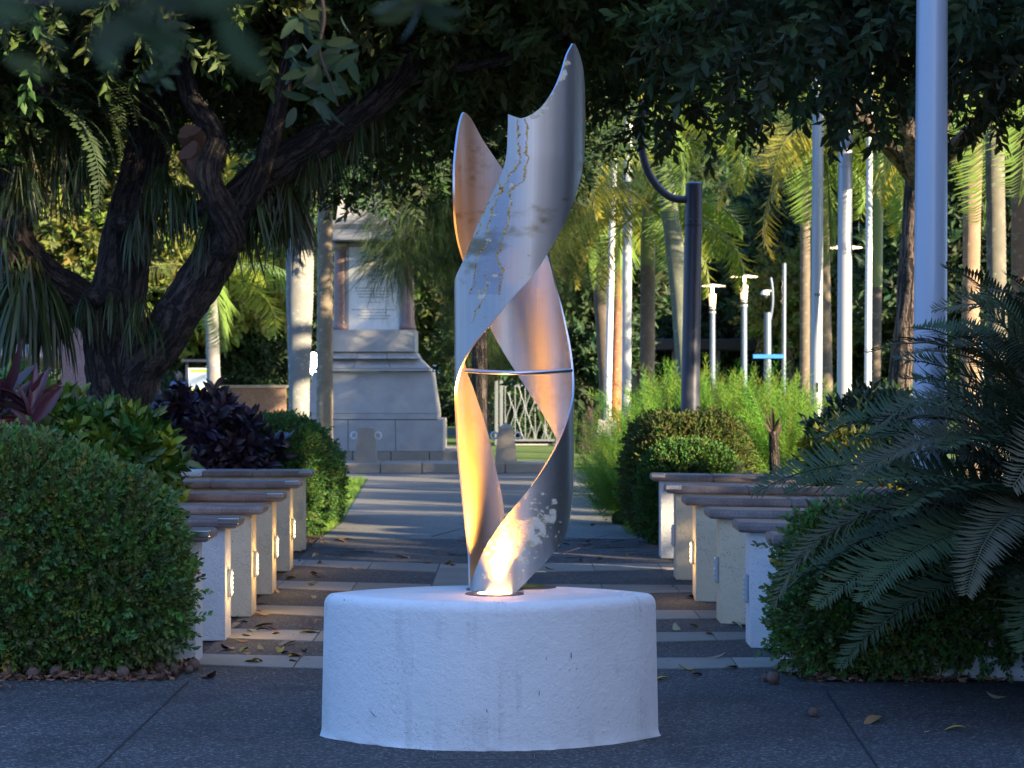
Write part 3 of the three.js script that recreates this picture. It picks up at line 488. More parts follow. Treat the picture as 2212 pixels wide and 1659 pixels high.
{ // tapered concrete foot with a white flagpole
  const D = 41.6, k = F / D, p = P(1312, 815, D).setY(0), o = thing('pole_footing', 'tapered grey concrete footing with oval recessed lamp under thin white pole', 'footing', p);
  const g = new THREE.CylinderGeometry(0.15 * Math.SQRT2, 0.27 * Math.SQRT2, 0.82, 4).rotateY(Math.PI / 4).toNonIndexed(); g.computeVertexNormals(); part('body', boxUV(g.translate(0, 0.41, 0)), M.granite, o);
  part('recessed_lamp', new THREE.SphereGeometry(1, 18, 10).scale(0.11, 0.075, 0.03).translate(0.06, 0.22, 0.225), M.galv, o); part('lamp_surround', new THREE.TorusGeometry(0.1, 0.02, 8, 24).scale(1.2, 0.85, 1).translate(0.06, 0.22, 0.225), M.black, o);
  const f2 = thing('flagpole', 'thin white pole standing on the tapered concrete footing', 'pole', p.clone().setY(0.82)); part('shaft', tube([V3(0, 0, 0), V3(0.06, 2.5, 0), V3(0.13, 5, 0)], t => 0.066 - 0.014 * t, 14, 10), M.whitePole, f2);
  for (const y of [0.55, 2.3]) part('collar', cyl(0.07, 0.07, 0.015, 16, y).translate(y * 0.024, 0, 0), M.galv, f2);
}

// ---------------------------------------------------------------- poles and lamps
function pole(name, label, px0, px1, d, r0, r1, h, mat, seams = [], group = 'poles in the park') {
  const b = P(px0, 815, d).setY(0), o = thing(name, label, 'pole', b, 0, group), lean = (px1 - px0) * d / F;
  part('shaft', tube([V3(0, 0, 0), V3(lean / 2, h / 2, 0), V3(lean, h, 0)], t => r0 + (r1 - r0) * t, 20, 8), mat, o);
  for (const y of seams) part('collar', cyl(r0 * 1.03, r0 * 1.03, 0.012, 20, y).translate(lean * y / h, 0, 0), M.galv, o);
  part('foot_plate', rbox(r0 * 4, 0.02, r0 * 4, 0.004, 0, 0.01, 0), M.galv, o);
  return o;
}
pole('steel_pole', 'thickest pale blue grey steel pole behind the big cycad', 2006, 2017, 13.2, 0.0975, 0.079, 5.6, M.bluePole, []);
pole('steel_pole', 'pale blue grey pole with pink sunlit edge, right of the P53 pole', 1823, 1827, 27, 0.085, 0.075, 6.5, M.galv, [3.9]);
pole('steel_pole', 'thin bright white leaning pole next to the dark tree trunk', 1873, 1880, 30, 0.047, 0.036, 6, M.whitePole, []);
pole('steel_pole', 'slim pale pole between the red and the green shafted palm', 1352, 1357, 40, 0.082, 0.07, 6.5, M.whitePole, [2.2]);
pole('steel_pole', 'thin distant blue grey pole right of the camera pole', 1692, 1694, 52, 0.055, 0.045, 4.0, M.postBlue, []);
const font = await new FontLoader().loadAsync('fonts/droid/droid_sans_bold.typeface.json');
{
  const d = 30, o = pole('steel_pole', 'pale grey pole marked P53 with a small black hatch', 1762, 1768, d, 0.077, 0.066, 6.2, M.galv, []);
  const t = new TextGeometry('P53', { font, size: 0.034, depth: 0.002, curveSegments: 3 }); t.computeBoundingBox(); t.translate(-t.boundingBox.max.x / 2, 0, 0);
  part('lettering', t.translate(0.01, EYE - (640 - HOR) * d / F, 0.0745), M.black, o); part('hatch', rbox(0.03, 0.12, 0.012, 0.004, 0.012, EYE - (837 - HOR) * d / F, 0.074), M.black, o);
}
{
  const d = 24, k = F / d, p = P(1486, 815, d).setY(0), o = thing('lamp_post', 'dark charcoal lamp post with curved arm behind the rounded right hedge', 'lamp post', p), H = EYE + (815 - 397) / k;
  part('shaft', tube([V3(0, 0, 0), V3(0.03, H / 2, 0), V3(0.06, H, 0)], t => 0.098 - 0.013 * t, 24, 10), M.darkPole, o);
  part('cap', cyl(0.04, 0.086, 0.018, 24, H).translate(0.06, 0, 0), M.darkPole, o); part('collar', cyl(0.09, 0.09, 0.01, 24, H - 0.42).translate(0.05, 0, 0), M.black, o);
  for (const [x, y] of [[0.03, 0.24], [-0.03, 0.36], [0.03, 0.36]]) part('bolt', new THREE.SphereGeometry(0.012, 10, 6).translate(0.05 + x, H - y, 0.082), M.darkPole, o);
  part('curved_arm', tube([V3(0.02, H - 0.16, 0), V3(-0.16, H - 0.14, 0), V3(-0.34, H + 0.02, 0), V3(-0.45, H + 0.3, 0), V3(-0.45, H + 0.7, 0), V3(-0.3, H + 1.05, 0)], () => 0.038, 14, 30), M.darkPole, o);
}
function discLamp(px, d, label) {
  const o = thing('disc_lamp', label, 'street lamp', P(px, 815, d).setY(0), 0, 'lit disc topped street lamps'), H = 3.6;
  part('post', cyl(0.062, 0.075, H - 0.62, 18), M.postBlue, o); part('neck_ring', cyl(0.075, 0.075, 0.05, 18, H - 0.62), M.galv, o); part('neck_ring', cyl(0.07, 0.07, 0.04, 18, H - 0.53), M.galv, o);
  const glow = std({ color: col(0.9, 0.8, 0.65), emissive: col(1, 0.62, 0.28), emissiveIntensity: 0.38 });
  part('lamp_glass', cyl(0.085, 0.065, 0.28, 18, H - 0.47), glow, o); part('stem', cyl(0.025, 0.03, 0.2, 12, H - 0.19), glow, o);
  part('disc_reflector', new THREE.LatheGeometry([[0, 0.02], [0.28, 0.0], [0.285, 0.012], [0.05, 0.05], [0, 0.055]].map(p => new THREE.Vector2(...p)), 30).translate(0, H - 0.02, 0), std({ color: col(0.8, 0.75, 0.68), emissive: col(1, 0.66, 0.34), emissiveIntensity: 0.3, roughness: 0.5 }), o);
  const L = new THREE.PointLight(new THREE.Color().setRGB(1, 0.7, 0.38), 3, 20, 2); L.position.set(o.position.x, H - 0.1, o.position.z + 0.05); L.castShadow = true; L.shadow.radius = 3; scene.add(L);
}
discLamp(1539, 54, 'smaller farther lit disc lamp beside the dark lamp post'); discLamp(1607, 49, 'brighter nearer lit disc lamp in the middle of the ferns'); discLamp(1823, 38, 'lit disc lamp mostly hidden behind a pale pole');
{
  const d = 45, o = thing('camera_pole', 'blue pole with curved bracket carrying a white security camera', 'camera pole', P(1658, 815, d).setY(0));
  const Y = py => EYE - (py - HOR) * d / F;
  part('post', cyl(0.068, 0.075, Y(675), 16), M.postBlue, o); part('bracket', tube([V3(0.05, Y(690), 0), V3(0.09, Y(660), 0), V3(0.09, Y(625), 0), V3(0.06, Y(600), 0)], () => 0.025, 8, 16), M.postBlue, o);
  part('camera_housing', new THREE.SphereGeometry(0.085, 18, 12, 0, 6.3, 0, 1.7).translate(-0.05, Y(636), 0), M.whitePole, o); part('camera_dome', new THREE.SphereGeometry(0.06, 16, 10).translate(-0.05, Y(640), 0), M.black, o); part('mount', box(0.14, 0.03, 0.03, 0.02, Y(628), 0), M.whitePole, o);
  part('sign_blade', rbox(0.56, 0.075, 0.02, 0.006, 0, Y(770), 0.09), M.blueSign, o);
  part('base_cabinet', rbox(0.5, 0.3, 0.3, 0.02, 0, 0.15, 0), M.blueSign, o);
}
{
  const o = thing('street_sign', 'small blue street sign between two palm trunks at the right edge', 'sign', P(2122, 815, 52).setY(0)), Y = EYE + (815 - 745) * 52 / F;
  part('post', cyl(0.03, 0.03, Y + 0.1, 12), M.galv, o); part('blade', rbox(0.9, 0.17, 0.02, 0.006, 0.05, Y, 0.045), M.blueSign, o);
  const t = new TextGeometry('TH', { font, size: 0.09, depth: 0.002, curveSegments: 3 }); part('lettering', t.translate(-0.1, Y - 0.045, 0.056), M.whitePole, o);
}
{ // floodlight that glares between the first palm and the memorial
  const d = 52, p = P(677, 785, d), o = thing('flood_light', 'glaring white lamp between the left palm and the memorial', 'flood lamp', p.clone().setY(0));
  part('post', cyl(0.04, 0.05, p.y - 0.25, 12), M.galv, o); part('lamp_globe', new THREE.SphereGeometry(0.17, 20, 14).scale(0.75, 1.45, 0.75).translate(0, p.y, 0), std({ color: col(1, 1, 1), emissive: col(1, 0.97, 0.9), emissiveIntensity: 3 }), o);
  const L = new THREE.PointLight(new THREE.Color().setRGB(1, 0.95, 0.85), 4, 30, 2); L.position.copy(p); L.castShadow = true; L.shadow.radius = 6; scene.add(L);
}
for (const [px, py, d, label] of [[1597, 775, 80, 'small far white lamp left of the brighter disc lamp post'], [1762, 790, 80, 'small far white lamp half behind the P53 pole']]) {
  const p = P(px, py, d), o = thing('far_lamp', label, 'lamp', p.clone().setY(0), 0, 'small far white lamps'); part('post', cyl(0.04, 0.05, p.y, 8), M.galv, o);
  part('lamp_globe', new THREE.SphereGeometry(0.13, 14, 10).translate(0, p.y, 0), std({ color: col(1, 1, 1), emissive: col(1, 0.96, 0.9), emissiveIntensity: 2.5 }), o);
  const L = new THREE.PointLight(0xffffff, 2, 15, 2); L.position.copy(p); scene.add(L);
}
// ---------------------------------------------------------------- things in the distance
{ // fence of straight and wavy bars
  const fenceM = std({ color: col(0.16, 0.18, 0.2), metalness: 0.3, roughness: 0.5 }), d = 55, X = px => (px - CX) * d / F, o = thing('wavy_fence', 'low galvanised fence of straight and wavy bars seen through the sculpture', 'fence', V3(X(1072), 0, -d)), H = 1.36, w = X(1204) - X(1072);
  for (const x of [0, 0.11, w]) part('post', rbox(0.075, H + 0.12, 0.075, 0.01, x, (H + 0.12) / 2, 0), fenceM, o);
  for (const y of [0.12, H]) part('rail', box(w - 0.06, 0.045, 0.03, w / 2 + 0.03, y, 0), fenceM, o);
  for (let i = 0; i < 15; i++) { const x = 0.2 + i * (w - 0.25) / 15, wv = i % 3 !== 0, ph = i * 1.7, pts = []; for (let k = 0; k <= 14; k++) { const t = k / 14; pts.push(V3(x + (wv ? 0.055 * Math.sin(t * 9 + ph) : 0), 0.14 + (H - 0.16) * t, 0)); } part('bar', tube(pts, () => 0.013, 6, 28), fenceM, o); }
  const s = thing('low_brick_edge', 'dark low edging strip under the wavy fence', 'edging', V3(X(1140), 0, -d - 0.2)); part('course', rbox(1.2, 0.09, 0.12, 0.01, 0, 0.045, 0), M.bark, s); part('plinth_strip', rbox(1.3, 0.03, 0.2, 0.005, 0, 0.015, 0), M.granite, s);
}
{ // gun barrel, its post, pink slab
  const d = 32, X = px => (px - CX) * d / F, Y = py => EYE - (py - HOR) * d / F, o = thing('gun_barrel', 'long weathered metal gun barrel on a post behind the hanging ferns', 'gun barrel', V3(X(-40), 0, -d));
  part('barrel', tube([V3(0, Y(764), 0), V3(X(80) - X(-40), Y(770), 0.05), V3(X(215) - X(-40), Y(778), 0.1)], t => 0.165 - 0.03 * t, 24, 12), M.bronze, o);
  for (const t of [0.1, 0.52]) part('barrel_band', new THREE.TorusGeometry(0.16 - t * 0.02, 0.016, 8, 28).rotateY(Math.PI / 2).translate(t * (X(215) - X(-40)), Y(764 + 14 * t), 0.1 * t), M.bronze, o);
  part('post', cyl(0.06, 0.07, Y(790), 14).translate(X(160) - X(-40), 0, 0), M.bluePole, o); part('post', cyl(0.06, 0.07, Y(780), 14).translate(X(30) - X(-40), 0, 0), M.bluePole, o);
  const q = thing('memorial_slab', 'upright pinkish stone slab with sloping top beside the tree trunk', 'stone slab', P(160, 815, 26).setY(0));
  const g = new THREE.ExtrudeGeometry(new THREE.Shape([[-0.14, 0.1], [0.14, 0.1], [0.14, 2.125], [-0.14, 2.035]].map(p => new THREE.Vector2(...p))), { depth: 0.4, bevelEnabled: true, bevelSize: 0.006, bevelThickness: 0.006, bevelSegments: 1 }); part('body', boxUV(g.translate(0, 0, -0.4).rotateY(-0.22)), M.slab, q); part('base', rbox(0.5, 0.1, 0.7, 0.01, 0, 0.05, -0.2), M.granite, q);
}
{ // notice board
  const d = 50, o = thing('notice_board', 'white and green notice board with dark roof beside a pale palm trunk', 'notice board', P(430, 815, d).setY(0)), Y = py => EYE - (py - HOR) * d / F;
  const cv = document.createElement('canvas'); cv.width = 128; cv.height = 256; const c = cv.getContext('2d'); c.fillStyle = '#dfe8ef'; c.fillRect(0, 0, 128, 256); c.fillStyle = '#b9c93c'; c.fillRect(8, 6, 112, 18); c.fillRect(8, 120, 112, 14); c.fillStyle = '#9fb2bd'; for (let i = 0; i < 9; i++) c.fillRect(12, 34 + i * 9, rr(50, 100), 3); for (let i = 0; i < 8; i++) c.fillRect(12, 144 + i * 10, rr(50, 100), 4);
  const t = new THREE.CanvasTexture(cv); t.colorSpace = THREE.SRGBColorSpace;
  const b = part('panel', box(0.44, 0.9, 0.05, 0, Y(795) - 0.45, 0), M.whitePole, o); part('printed_sheet', new THREE.PlaneGeometry(0.42, 0.88).translate(0, Y(795) - 0.45, 0.028), std({ map: t, roughness: 0.6 }), b);
  for (const s of [-1, 1]) part('post', box(0.05, Y(780), 0.05, s * 0.25, Y(780) / 2, 0), M.darkPole, o); part('roof', box(0.7, 0.05, 0.3, 0, Y(779), 0), M.darkPole, o);
}
{ // pavilion and brick wall far behind, parked vehicle
  const o = thing('park_pavilion', 'dark flat roofed pavilion behind the palm trunks', 'pavilion', P(1400, 815, 62).setY(0)), k = 62 / F, Y = py => EYE - (py - HOR) * k;
  part('roof', rbox(360 * k, 24 * k, 3.0, 0.03, 60 * k, Y(744), -1.5), M.black, o); for (const x of [-95, -30, 60, 150]) part('post', box(0.16, Y(756), 0.16, x * k, Y(756) / 2, -0.3), M.darkPole, o);
  part('back_wall', box(300 * k, Y(756), 0.2, 60 * k, Y(756) / 2, -2.8), std({ color: col(0.24, 0.15, 0.12), roughness: 0.9 }), o); part('floor_slab', box(5, 0.08, 4, 0.5, 0.0, -1.5), M.granite, o);
  const w = thing('garden_wall', 'low brown rendered wall far behind the purple shrub', 'wall', P(510, 815, 58).setY(0)); part('wall_body', rbox(2.4, 1.3, 0.25, 0.01, 0, 0.65, 0), std({ map: rep(T.pink, 0.6), color: col(0.55, 0.55, 0.5), roughness: 0.9 }), w); part('coping', rbox(2.5, 0.07, 0.34, 0.01, 0, 1.33, 0), M.sandstone, w);
  const v = thing('parked_car', 'pale silver car far behind the ferns at the right', 'car', P(1700, 815, 92).setY(0)), body = std({ color: col(0.5, 0.55, 0.65), roughness: 0.25, metalness: 0.4 });
  const prof = new THREE.Shape([[-2.1, 0.3], [2.1, 0.3], [2.15, 0.75], [1.3, 0.9], [0.75, 1.42], [-0.9, 1.45], [-1.6, 0.95], [-2.15, 0.85]].map(p => new THREE.Vector2(...p))); part('body', new THREE.ExtrudeGeometry(prof, { depth: 1.6, bevelSize: 0.08, bevelThickness: 0.08, bevelSegments: 2 }).translate(0, 0, -0.8), body, v);
  part('side_window', new THREE.ExtrudeGeometry(new THREE.Shape([[-1.3, 0.95], [1.1, 0.95], [0.65, 1.36], [-0.8, 1.38]].map(p => new THREE.Vector2(...p))), { depth: 0.01, bevelEnabled: false }).translate(0, 0, 0.885), M.black, v);
  for (const x of [-1.35, 1.35]) for (const z of [-0.8, 0.8]) { const wh = part('wheel', new THREE.CylinderGeometry(0.32, 0.32, 0.22, 20).rotateX(Math.PI / 2).translate(x, 0.32, z), M.black, v); part('rim', new THREE.CylinderGeometry(0.2, 0.2, 0.23, 14).rotateX(Math.PI / 2).translate(x, 0.32, z), M.galv, wh); }
  for (const x of [-2.14, 2.14]) part('light_cluster', box(0.08, 0.14, 0.3, x, 0.72, 0.6), std({ color: col(0.6, 0.1, 0.05) }), v);
}
// ---- people: smooth bodies from tapered bones
function field(bones, mat, lo, hi, res = 44) {
  const mc = new MarchingCubes(res, mat, false, false, 60000); mc.isolation = 0; const sz = mc.size, f = mc.field, d = hi.clone().sub(lo), p = V3(0, 0, 0), ab = V3(), ap = V3();
  for (let k = 0; k < sz; k++) for (let j = 0; j < sz; j++) for (let i = 0; i < sz; i++) {
    p.set(lo.x + d.x * i / sz, lo.y + d.y * j / sz, lo.z + d.z * k / sz); let v = 9;
    for (const [a, b, ra, rb] of bones) { ab.subVectors(b, a); ap.subVectors(p, a); const t = Math.max(0, Math.min(1, ap.dot(ab) / Math.max(1e-9, ab.lengthSq()))), q = ap.addScaledVector(ab, -t).length() - (ra + (rb - ra) * t), h = Math.max(0, 0.05 - Math.abs(v - q)) / 0.05; v = Math.min(v, q) - h * h * 0.0125; }
    f[i + j * sz + k * sz * sz] = -v;
  }
  mc.update(); const n = mc.count, pos = mc.positionArray.slice(0, n * 3), nor = mc.normalArray.slice(0, n * 3);
  for (let i = 0; i < n; i++) { for (let c = 0; c < 3; c++) { const e = ['x', 'y', 'z'][c]; pos[i * 3 + c] = lo[e] + d[e] * (pos[i * 3 + c] + 1) / 2; } }
  const g = new THREE.BufferGeometry(); g.setAttribute('position', new THREE.Float32BufferAttribute(pos, 3)); g.setAttribute('normal', new THREE.Float32BufferAttribute(nor, 3)); return g;
}
function person(label, pos, turn, shirt, pants, pose) {
  const o = thing('person', label, 'person', pos, turn, 'people in the distance'), J = pose, b = (a, c, r0, r1) => [J[a], J[c], r0, r1], lo = V3(-0.75, -0.05, -0.6), hi = V3(0.75, 1.85, 0.6);
  const sides = ['l', 'r'], head = J.head, nose = head.clone().add(V3(0.1, -0.01, 0));
  part('body', field([b('hip', 'chest', 0.13, 0.14), [J.chest, J.neck, 0.13, 0.06], [J.neck, head, 0.055, 0.06], [head, head.clone().add(V3(0.015, 0.06, 0)), 0.085, 0.095], [nose, nose.clone().add(V3(0.012, -0.02, 0)), 0.016, 0.014], ...sides.flatMap(s => [b(s + 'sh', s + 'el', 0.05, 0.04), b(s + 'el', s + 'ha', 0.038, 0.026), [J[s + 'ha'], J[s + 'ha'].clone().add(V3(0.08, -0.02, 0)), 0.03, 0.018], b(s + 'hp', s + 'kn', 0.085, 0.058), b(s + 'kn', s + 'ft', 0.055, 0.04), [J[s + 'ft'], J[s + 'ft'].clone().add(V3(0.14, -0.02, 0)), 0.04, 0.035]])], M.skin, lo, hi), M.skin, o);
  part('shirt', field([b('hip', 'chest', 0.145, 0.16), [J.chest, J.neck.clone().lerp(J.chest, 0.35), 0.15, 0.09], ...sides.map(s => [J[s + 'sh'], J[s + 'sh'].clone().lerp(J[s + 'el'], 0.75), 0.07, 0.06])], shirt, lo, hi), shirt, o);
  part('trousers', field(sides.map(s => [J[s + 'hp'], J[s + 'kn'], 0.105, 0.08]).concat([[J.lhp, J.rhp, 0.11, 0.11]]), pants, lo, hi), pants, o);
  part('hair', new THREE.SphereGeometry(0.108, 16, 10, 0, 6.29, 0, 1.7).rotateZ(0.5).translate(head.x - 0.005, head.y + 0.07, head.z), M.hair, o);
}
const bent = { hip: V3(-0.1, 0.86, 0), chest: V3(0.0, 1.18, 0), neck: V3(0.06, 1.32, 0), head: V3(0.13, 1.42, 0), lsh: V3(0.0, 1.25, 0.17), rsh: V3(0.0, 1.25, -0.17), lel: V3(0.22, 1.1, 0.22), rel: V3(0.2, 1.08, -0.22), lha: V3(0.42, 1.04, 0.16), rha: V3(0.4, 1.05, -0.14), lhp: V3(-0.1, 0.82, 0.09), rhp: V3(-0.1, 0.82, -0.09), lkn: V3(-0.02, 0.45, 0.1), rkn: V3(-0.08, 0.45, -0.1), lft: V3(-0.02, 0.06, 0.1), rft: V3(-0.14, 0.06, -0.12) };
const stand = { ...bent, hip: V3(0, 0.92, 0), chest: V3(0, 1.28, 0), neck: V3(0.01, 1.46, 0), head: V3(0.02, 1.57, 0), lsh: V3(0, 1.38, 0.18), rsh: V3(0, 1.38, -0.18), lel: V3(-0.02, 1.08, 0.24), rel: V3(-0.02, 1.08, -0.24), lha: V3(0.08, 0.85, 0.24), rha: V3(0.08, 0.85, -0.24), lhp: V3(0, 0.88, 0.09), rhp: V3(0, 0.88, -0.09), lkn: V3(0.02, 0.47, 0.1), rkn: V3(0.02, 0.47, -0.1), lft: V3(0, 0.06, 0.1), rft: V3(0, 0.06, -0.1) };
person('person in red shirt and dark shorts leaning over a table behind the memorial', P(942, 815, 90).setY(-0.02), 0, M.red, M.navy, bent);
person('person in pale pink shirt standing behind the wavy fence', P(1086, 815, 84).setY(-0.02), -1.2, M.rose, M.navy, stand);
person('person in lilac top standing far behind the purple shrub', P(388, 815, 66).setY(-0.012), -1.6, M.lilac, M.navy, stand);
{ const o = thing('picnic_table', 'dark picnic table in front of the person in red', 'table', P(962, 815, 90).setY(-0.02)); part('table_top', rbox(1.0, 0.06, 0.8, 0.01, 0.15, 0.98, 0), M.bark, o); for (const x of [-0.2, 0.5]) part('leg', box(0.1, 0.95, 0.5, x, 0.475, 0), M.bark, o); part('paper_stack', rbox(0.16, 0.22, 0.12, 0.01, 0.05, 1.12, 0), M.whitePole, o); }

// ---------------------------------------------------------------- clipped hedges
function hedge(label, boxes, n, mat, { p = 3.4, core = 0.84, lump = 0.03, geo = S.box, s0 = 0.8, s1 = 1.3, tint, name = 'clipped_hedge', cat = 'hedge', stems = [] } = {}) {
  const [b0] = boxes, o = thing(name, label, cat, V3(b0[0], 0, b0[2])), cores = [];
  const sup = d => d.multiplyScalar(1 / Math.pow(Math.abs(d.x) ** p + Math.abs(d.y) ** p + Math.abs(d.z) ** p, 1 / p));
  for (const b of boxes) {
    const g = new THREE.SphereGeometry(1, 28, 18), q = g.attributes.position, v = V3();
    for (let i = 0; i < q.count; i++) { sup(v.fromBufferAttribute(q, i)); const k = core * (1 + 0.05 * Math.sin(v.x * 9 + v.y * 7) * Math.sin(v.z * 8 + v.y * 5)); q.setXYZ(i, b[0] - b0[0] + v.x * b[3] * k, Math.max(0.02, b[1] + v.y * b[4] * k), b[2] - b0[2] + v.z * b[5] * k); }
    g.computeVertexNormals(); cores.push(g);
  }
  part('added_solid_core', merge(cores), M.hedgeCore, o);  // solid filler core added inside the leaves to block light
  const w = boxes.map(b => b[3] * b[4] + b[4] * b[5] + b[3] * b[5]), sum = w.reduce((a, c) => a + c);
  geo.forEach(gg => scatter('foliage', o, gg, mat, Math.round(n / geo.length), () => {
    for (;;) {
      let k = rnd() * sum, j = 0; while (k > w[j] && j < boxes.length - 1) k -= w[j++];
      const b = boxes[j], d = V3(rr(-1, 1), rr(-1, 1), rr(-1, 1)); const m = Math.max(Math.abs(d.x), Math.abs(d.y), Math.abs(d.z)); d.multiplyScalar(1 / m); sup(d);
      const r = 0.97 - 0.22 * rnd() * rnd() + 0.02 * gauss() + lump * Math.sin(d.x * 9 * b[3] + d.z * 5) * Math.sin(d.y * 8 * b[4] + d.x * 3);
      const shoot = rnd() < 0.03 ? rr(0.02, 0.09) : 0, y = b[1] + d.y * b[4] * r + shoot * 0.5 * (d.y > -0.2 ? 1 : 0); if (y < 0.03) continue;
      const nrm = V3(Math.sign(d.x) * Math.abs(d.x) ** (p - 1) / b[3], Math.sign(d.y) * Math.abs(d.y) ** (p - 1) / b[4], Math.sign(d.z) * Math.abs(d.z) ** (p - 1) / b[5]).normalize();
      return [V3(b[0] - b0[0] + d.x * b[3] * r + nrm.x * shoot, y, b[2] - b0[2] + d.z * b[5] * r + nrm.z * shoot), nrm.add(rdir().multiplyScalar(0.75)).add(V3(0, 0.45, 0)), rr(s0, s1)];
    }
  }, tint || (() => rnd() < 0.02 ? [2.4, 1.1, 0.8] : [rr(0.65, 1.3), rr(0.7, 1.25), rr(0.5, 1.3)])));
  for (const [x, z] of stems) part('stem', cyl(0.012, 0.02, 0.4, 6).translate(x - b0[0], 0, z - b0[2]), M.twig, o);
  return o;
}
const gBox = leafMat(0.06, 0.14, 0.026, 0.3, 0.7), gDark = leafMat(0.12, 0.2, 0.055, 0.25, 0.5), gSun = leafMat(0.09, 0.13, 0.024, 0.35, 0.8);
hedge('big dark green rounded hedge at the left front, over a bed of brown litter', [[-2.85, 0.6, -12.8, 0.74, 0.56, 0.36], [-2.2, 0.54, -12.78, 0.34, 0.44, 0.28], [-2.1, 0.4, -12.74, 0.32, 0.3, 0.22], [-3.7, 0.62, -12.9, 0.9, 0.59, 0.44]], 15000, gDark, { p: 2.7, lump: 0.07, s0: 0.9, s1: 1.7, stems: [[-2.1, -12.8], [-2.6, -12.8]] });
hedge('rounded clipped hedge by the path left of the memorial, lit on its path side', [[-2.42, 0.52, -24.3, 0.46, 0.52, 1.4], [-2.3, 0.38, -26.2, 0.34, 0.4, 1.1]], 12000, gBox, { s0: 1.1, s1: 1.6 });
hedge('larger rounded clipped hedge under the dark lamp post', [[1.74, 0.55, -24.1, 0.52, 0.54, 0.8]], 8000, gSun, { s0: 1.1, s1: 1.6, tint: () => [rr(0.6, 1.2), rr(0.6, 1.1), rr(0.5, 1)] });
hedge('smaller fresher green bush tucked before the larger right hedge', [[1.66, 0.43, -22.6, 0.38, 0.42, 0.38]], 5000, gBox, { p: 2.6, s0: 1.0, s1: 1.5 });
hedge('small leaved green hedge in front of the nearest right wall', [[1.98, 0.44, -12.6, 0.52, 0.36, 0.24], [2.7, 0.46, -12.7, 0.6, 0.4, 0.3], [1.85, 0.25, -12.66, 0.4, 0.2, 0.24], [2.75, 0.26, -12.6, 0.62, 0.22, 0.27]], 10000, gDark, { p: 3, lump: 0.06, s0: 0.9, s1: 1.6, stems: [[1.7, -12.7], [2.2, -12.7]] });

// ---------------------------------------------------------------- shrubs
function shrub(name, label, blobs, n, geos, mat, opt = {}, tint, stemsN = 7) {
  const b0 = blobs[0], o = thing(name, label, 'shrub', V3(b0[0], 0, b0[2])), loc = blobs.map(b => [b[0] - b0[0], b[1], b[2] - b0[2], b[3], b[4], b[5]]);
  const st = []; for (let i = 0; i < stemsN; i++) { const b = loc[i % loc.length], e = V3(b[0] + gauss() * b[3] * 0.6, b[1] + rr(0, 0.6) * b[4], b[2] + gauss() * b[5] * 0.5); st.push(tube([V3(b[0] * 0.6 + gauss() * 0.06, 0, b[2] * 0.6), V3(e.x * 0.8 + b[0] * 0.2, e.y * 0.5, e.z * 0.8), e], t => 0.016 - 0.009 * t, 5, 6)); }
  part('stems', merge(st), M.twig, o).userData.kind = 'stuff';
  geos.forEach(g => scatter('foliage', o, g, mat, Math.round(n / geos.length), cloud(loc, opt), tint)); return o;
}
shrub('leafy_shrub', 'broad glossy green shrub with yellowing tips behind the big front hedge', [[-3.55, 0.85, -16.6, 0.8, 0.58, 0.6], [-2.75, 0.8, -16.8, 0.36, 0.48, 0.45], [-4.3, 0.85, -16.8, 0.7, 0.55, 0.6]], 1500, S.croton, glossy(0.05, 0.12, 0.02, 0.4), { up: 0.9, shell: 0.35 }, (i, p) => rnd() < 0.12 ? [4, 2.2, 0.8] : rnd() < 0.35 ? [1.9, 1.4, 0.9] : [rr(0.6, 1.1), rr(0.6, 1.15), rr(0.6, 1.1)]);
shrub('purple_shrub', 'dark purple leaved shrub above the farthest left wall', [[-3.05, 0.8, -23.0, 0.55, 0.52, 0.45], [-2.6, 0.72, -23.0, 0.32, 0.42, 0.4], [-3.5, 0.7, -23.1, 0.4, 0.4, 0.4]], 620, S.purple, glossy(0.035, 0.022, 0.034, 0.4), { up: 0.3, shell: 0.4 }, () => rnd() < 0.25 ? [2.2, 2.0, 2.2] : [rr(0.6, 1.4), rr(0.6, 1.3), rr(0.6, 1.4)]);
shrub('yellow_green_shrub', 'yellow green broad leaved shrub on thin stems right of the walls', [[2.5, 0.86, -18.9, 0.22, 0.22, 0.25], [2.66, 0.92, -19.2, 0.24, 0.22, 0.25], [2.75, 0.7, -18.8, 0.22, 0.25, 0.25]], 230, S.croton, glossy(0.11, 0.15, 0.02, 0.45), { up: 0.6, shell: 0.7, s0: 0.6, s1: 0.95 }, () => rnd() < 0.3 ? [2.2, 1.5, 0.8] : [rr(0.6, 1.1), rr(0.6, 1.1), rr(0.6, 1)], 16);
shrub('dark_leafy_shrub', 'dark bluish green shrub behind the yellow green shrub', [[3.15, 1.0, -20.6, 0.42, 0.28, 0.35], [2.85, 0.9, -20.4, 0.25, 0.25, 0.3]], 520, S.broad, glossy(0.03, 0.07, 0.035, 0.5), { up: 0.5 });
shrub('fence_bush', 'dense green bush growing behind the wavy fence', [[0.45, 0.65, -56.2, 0.7, 0.6, 0.6], [0.95, 0.5, -56.2, 0.5, 0.45, 0.5]], 700, S.tree, leafMat(0.06, 0.12, 0.03), {});
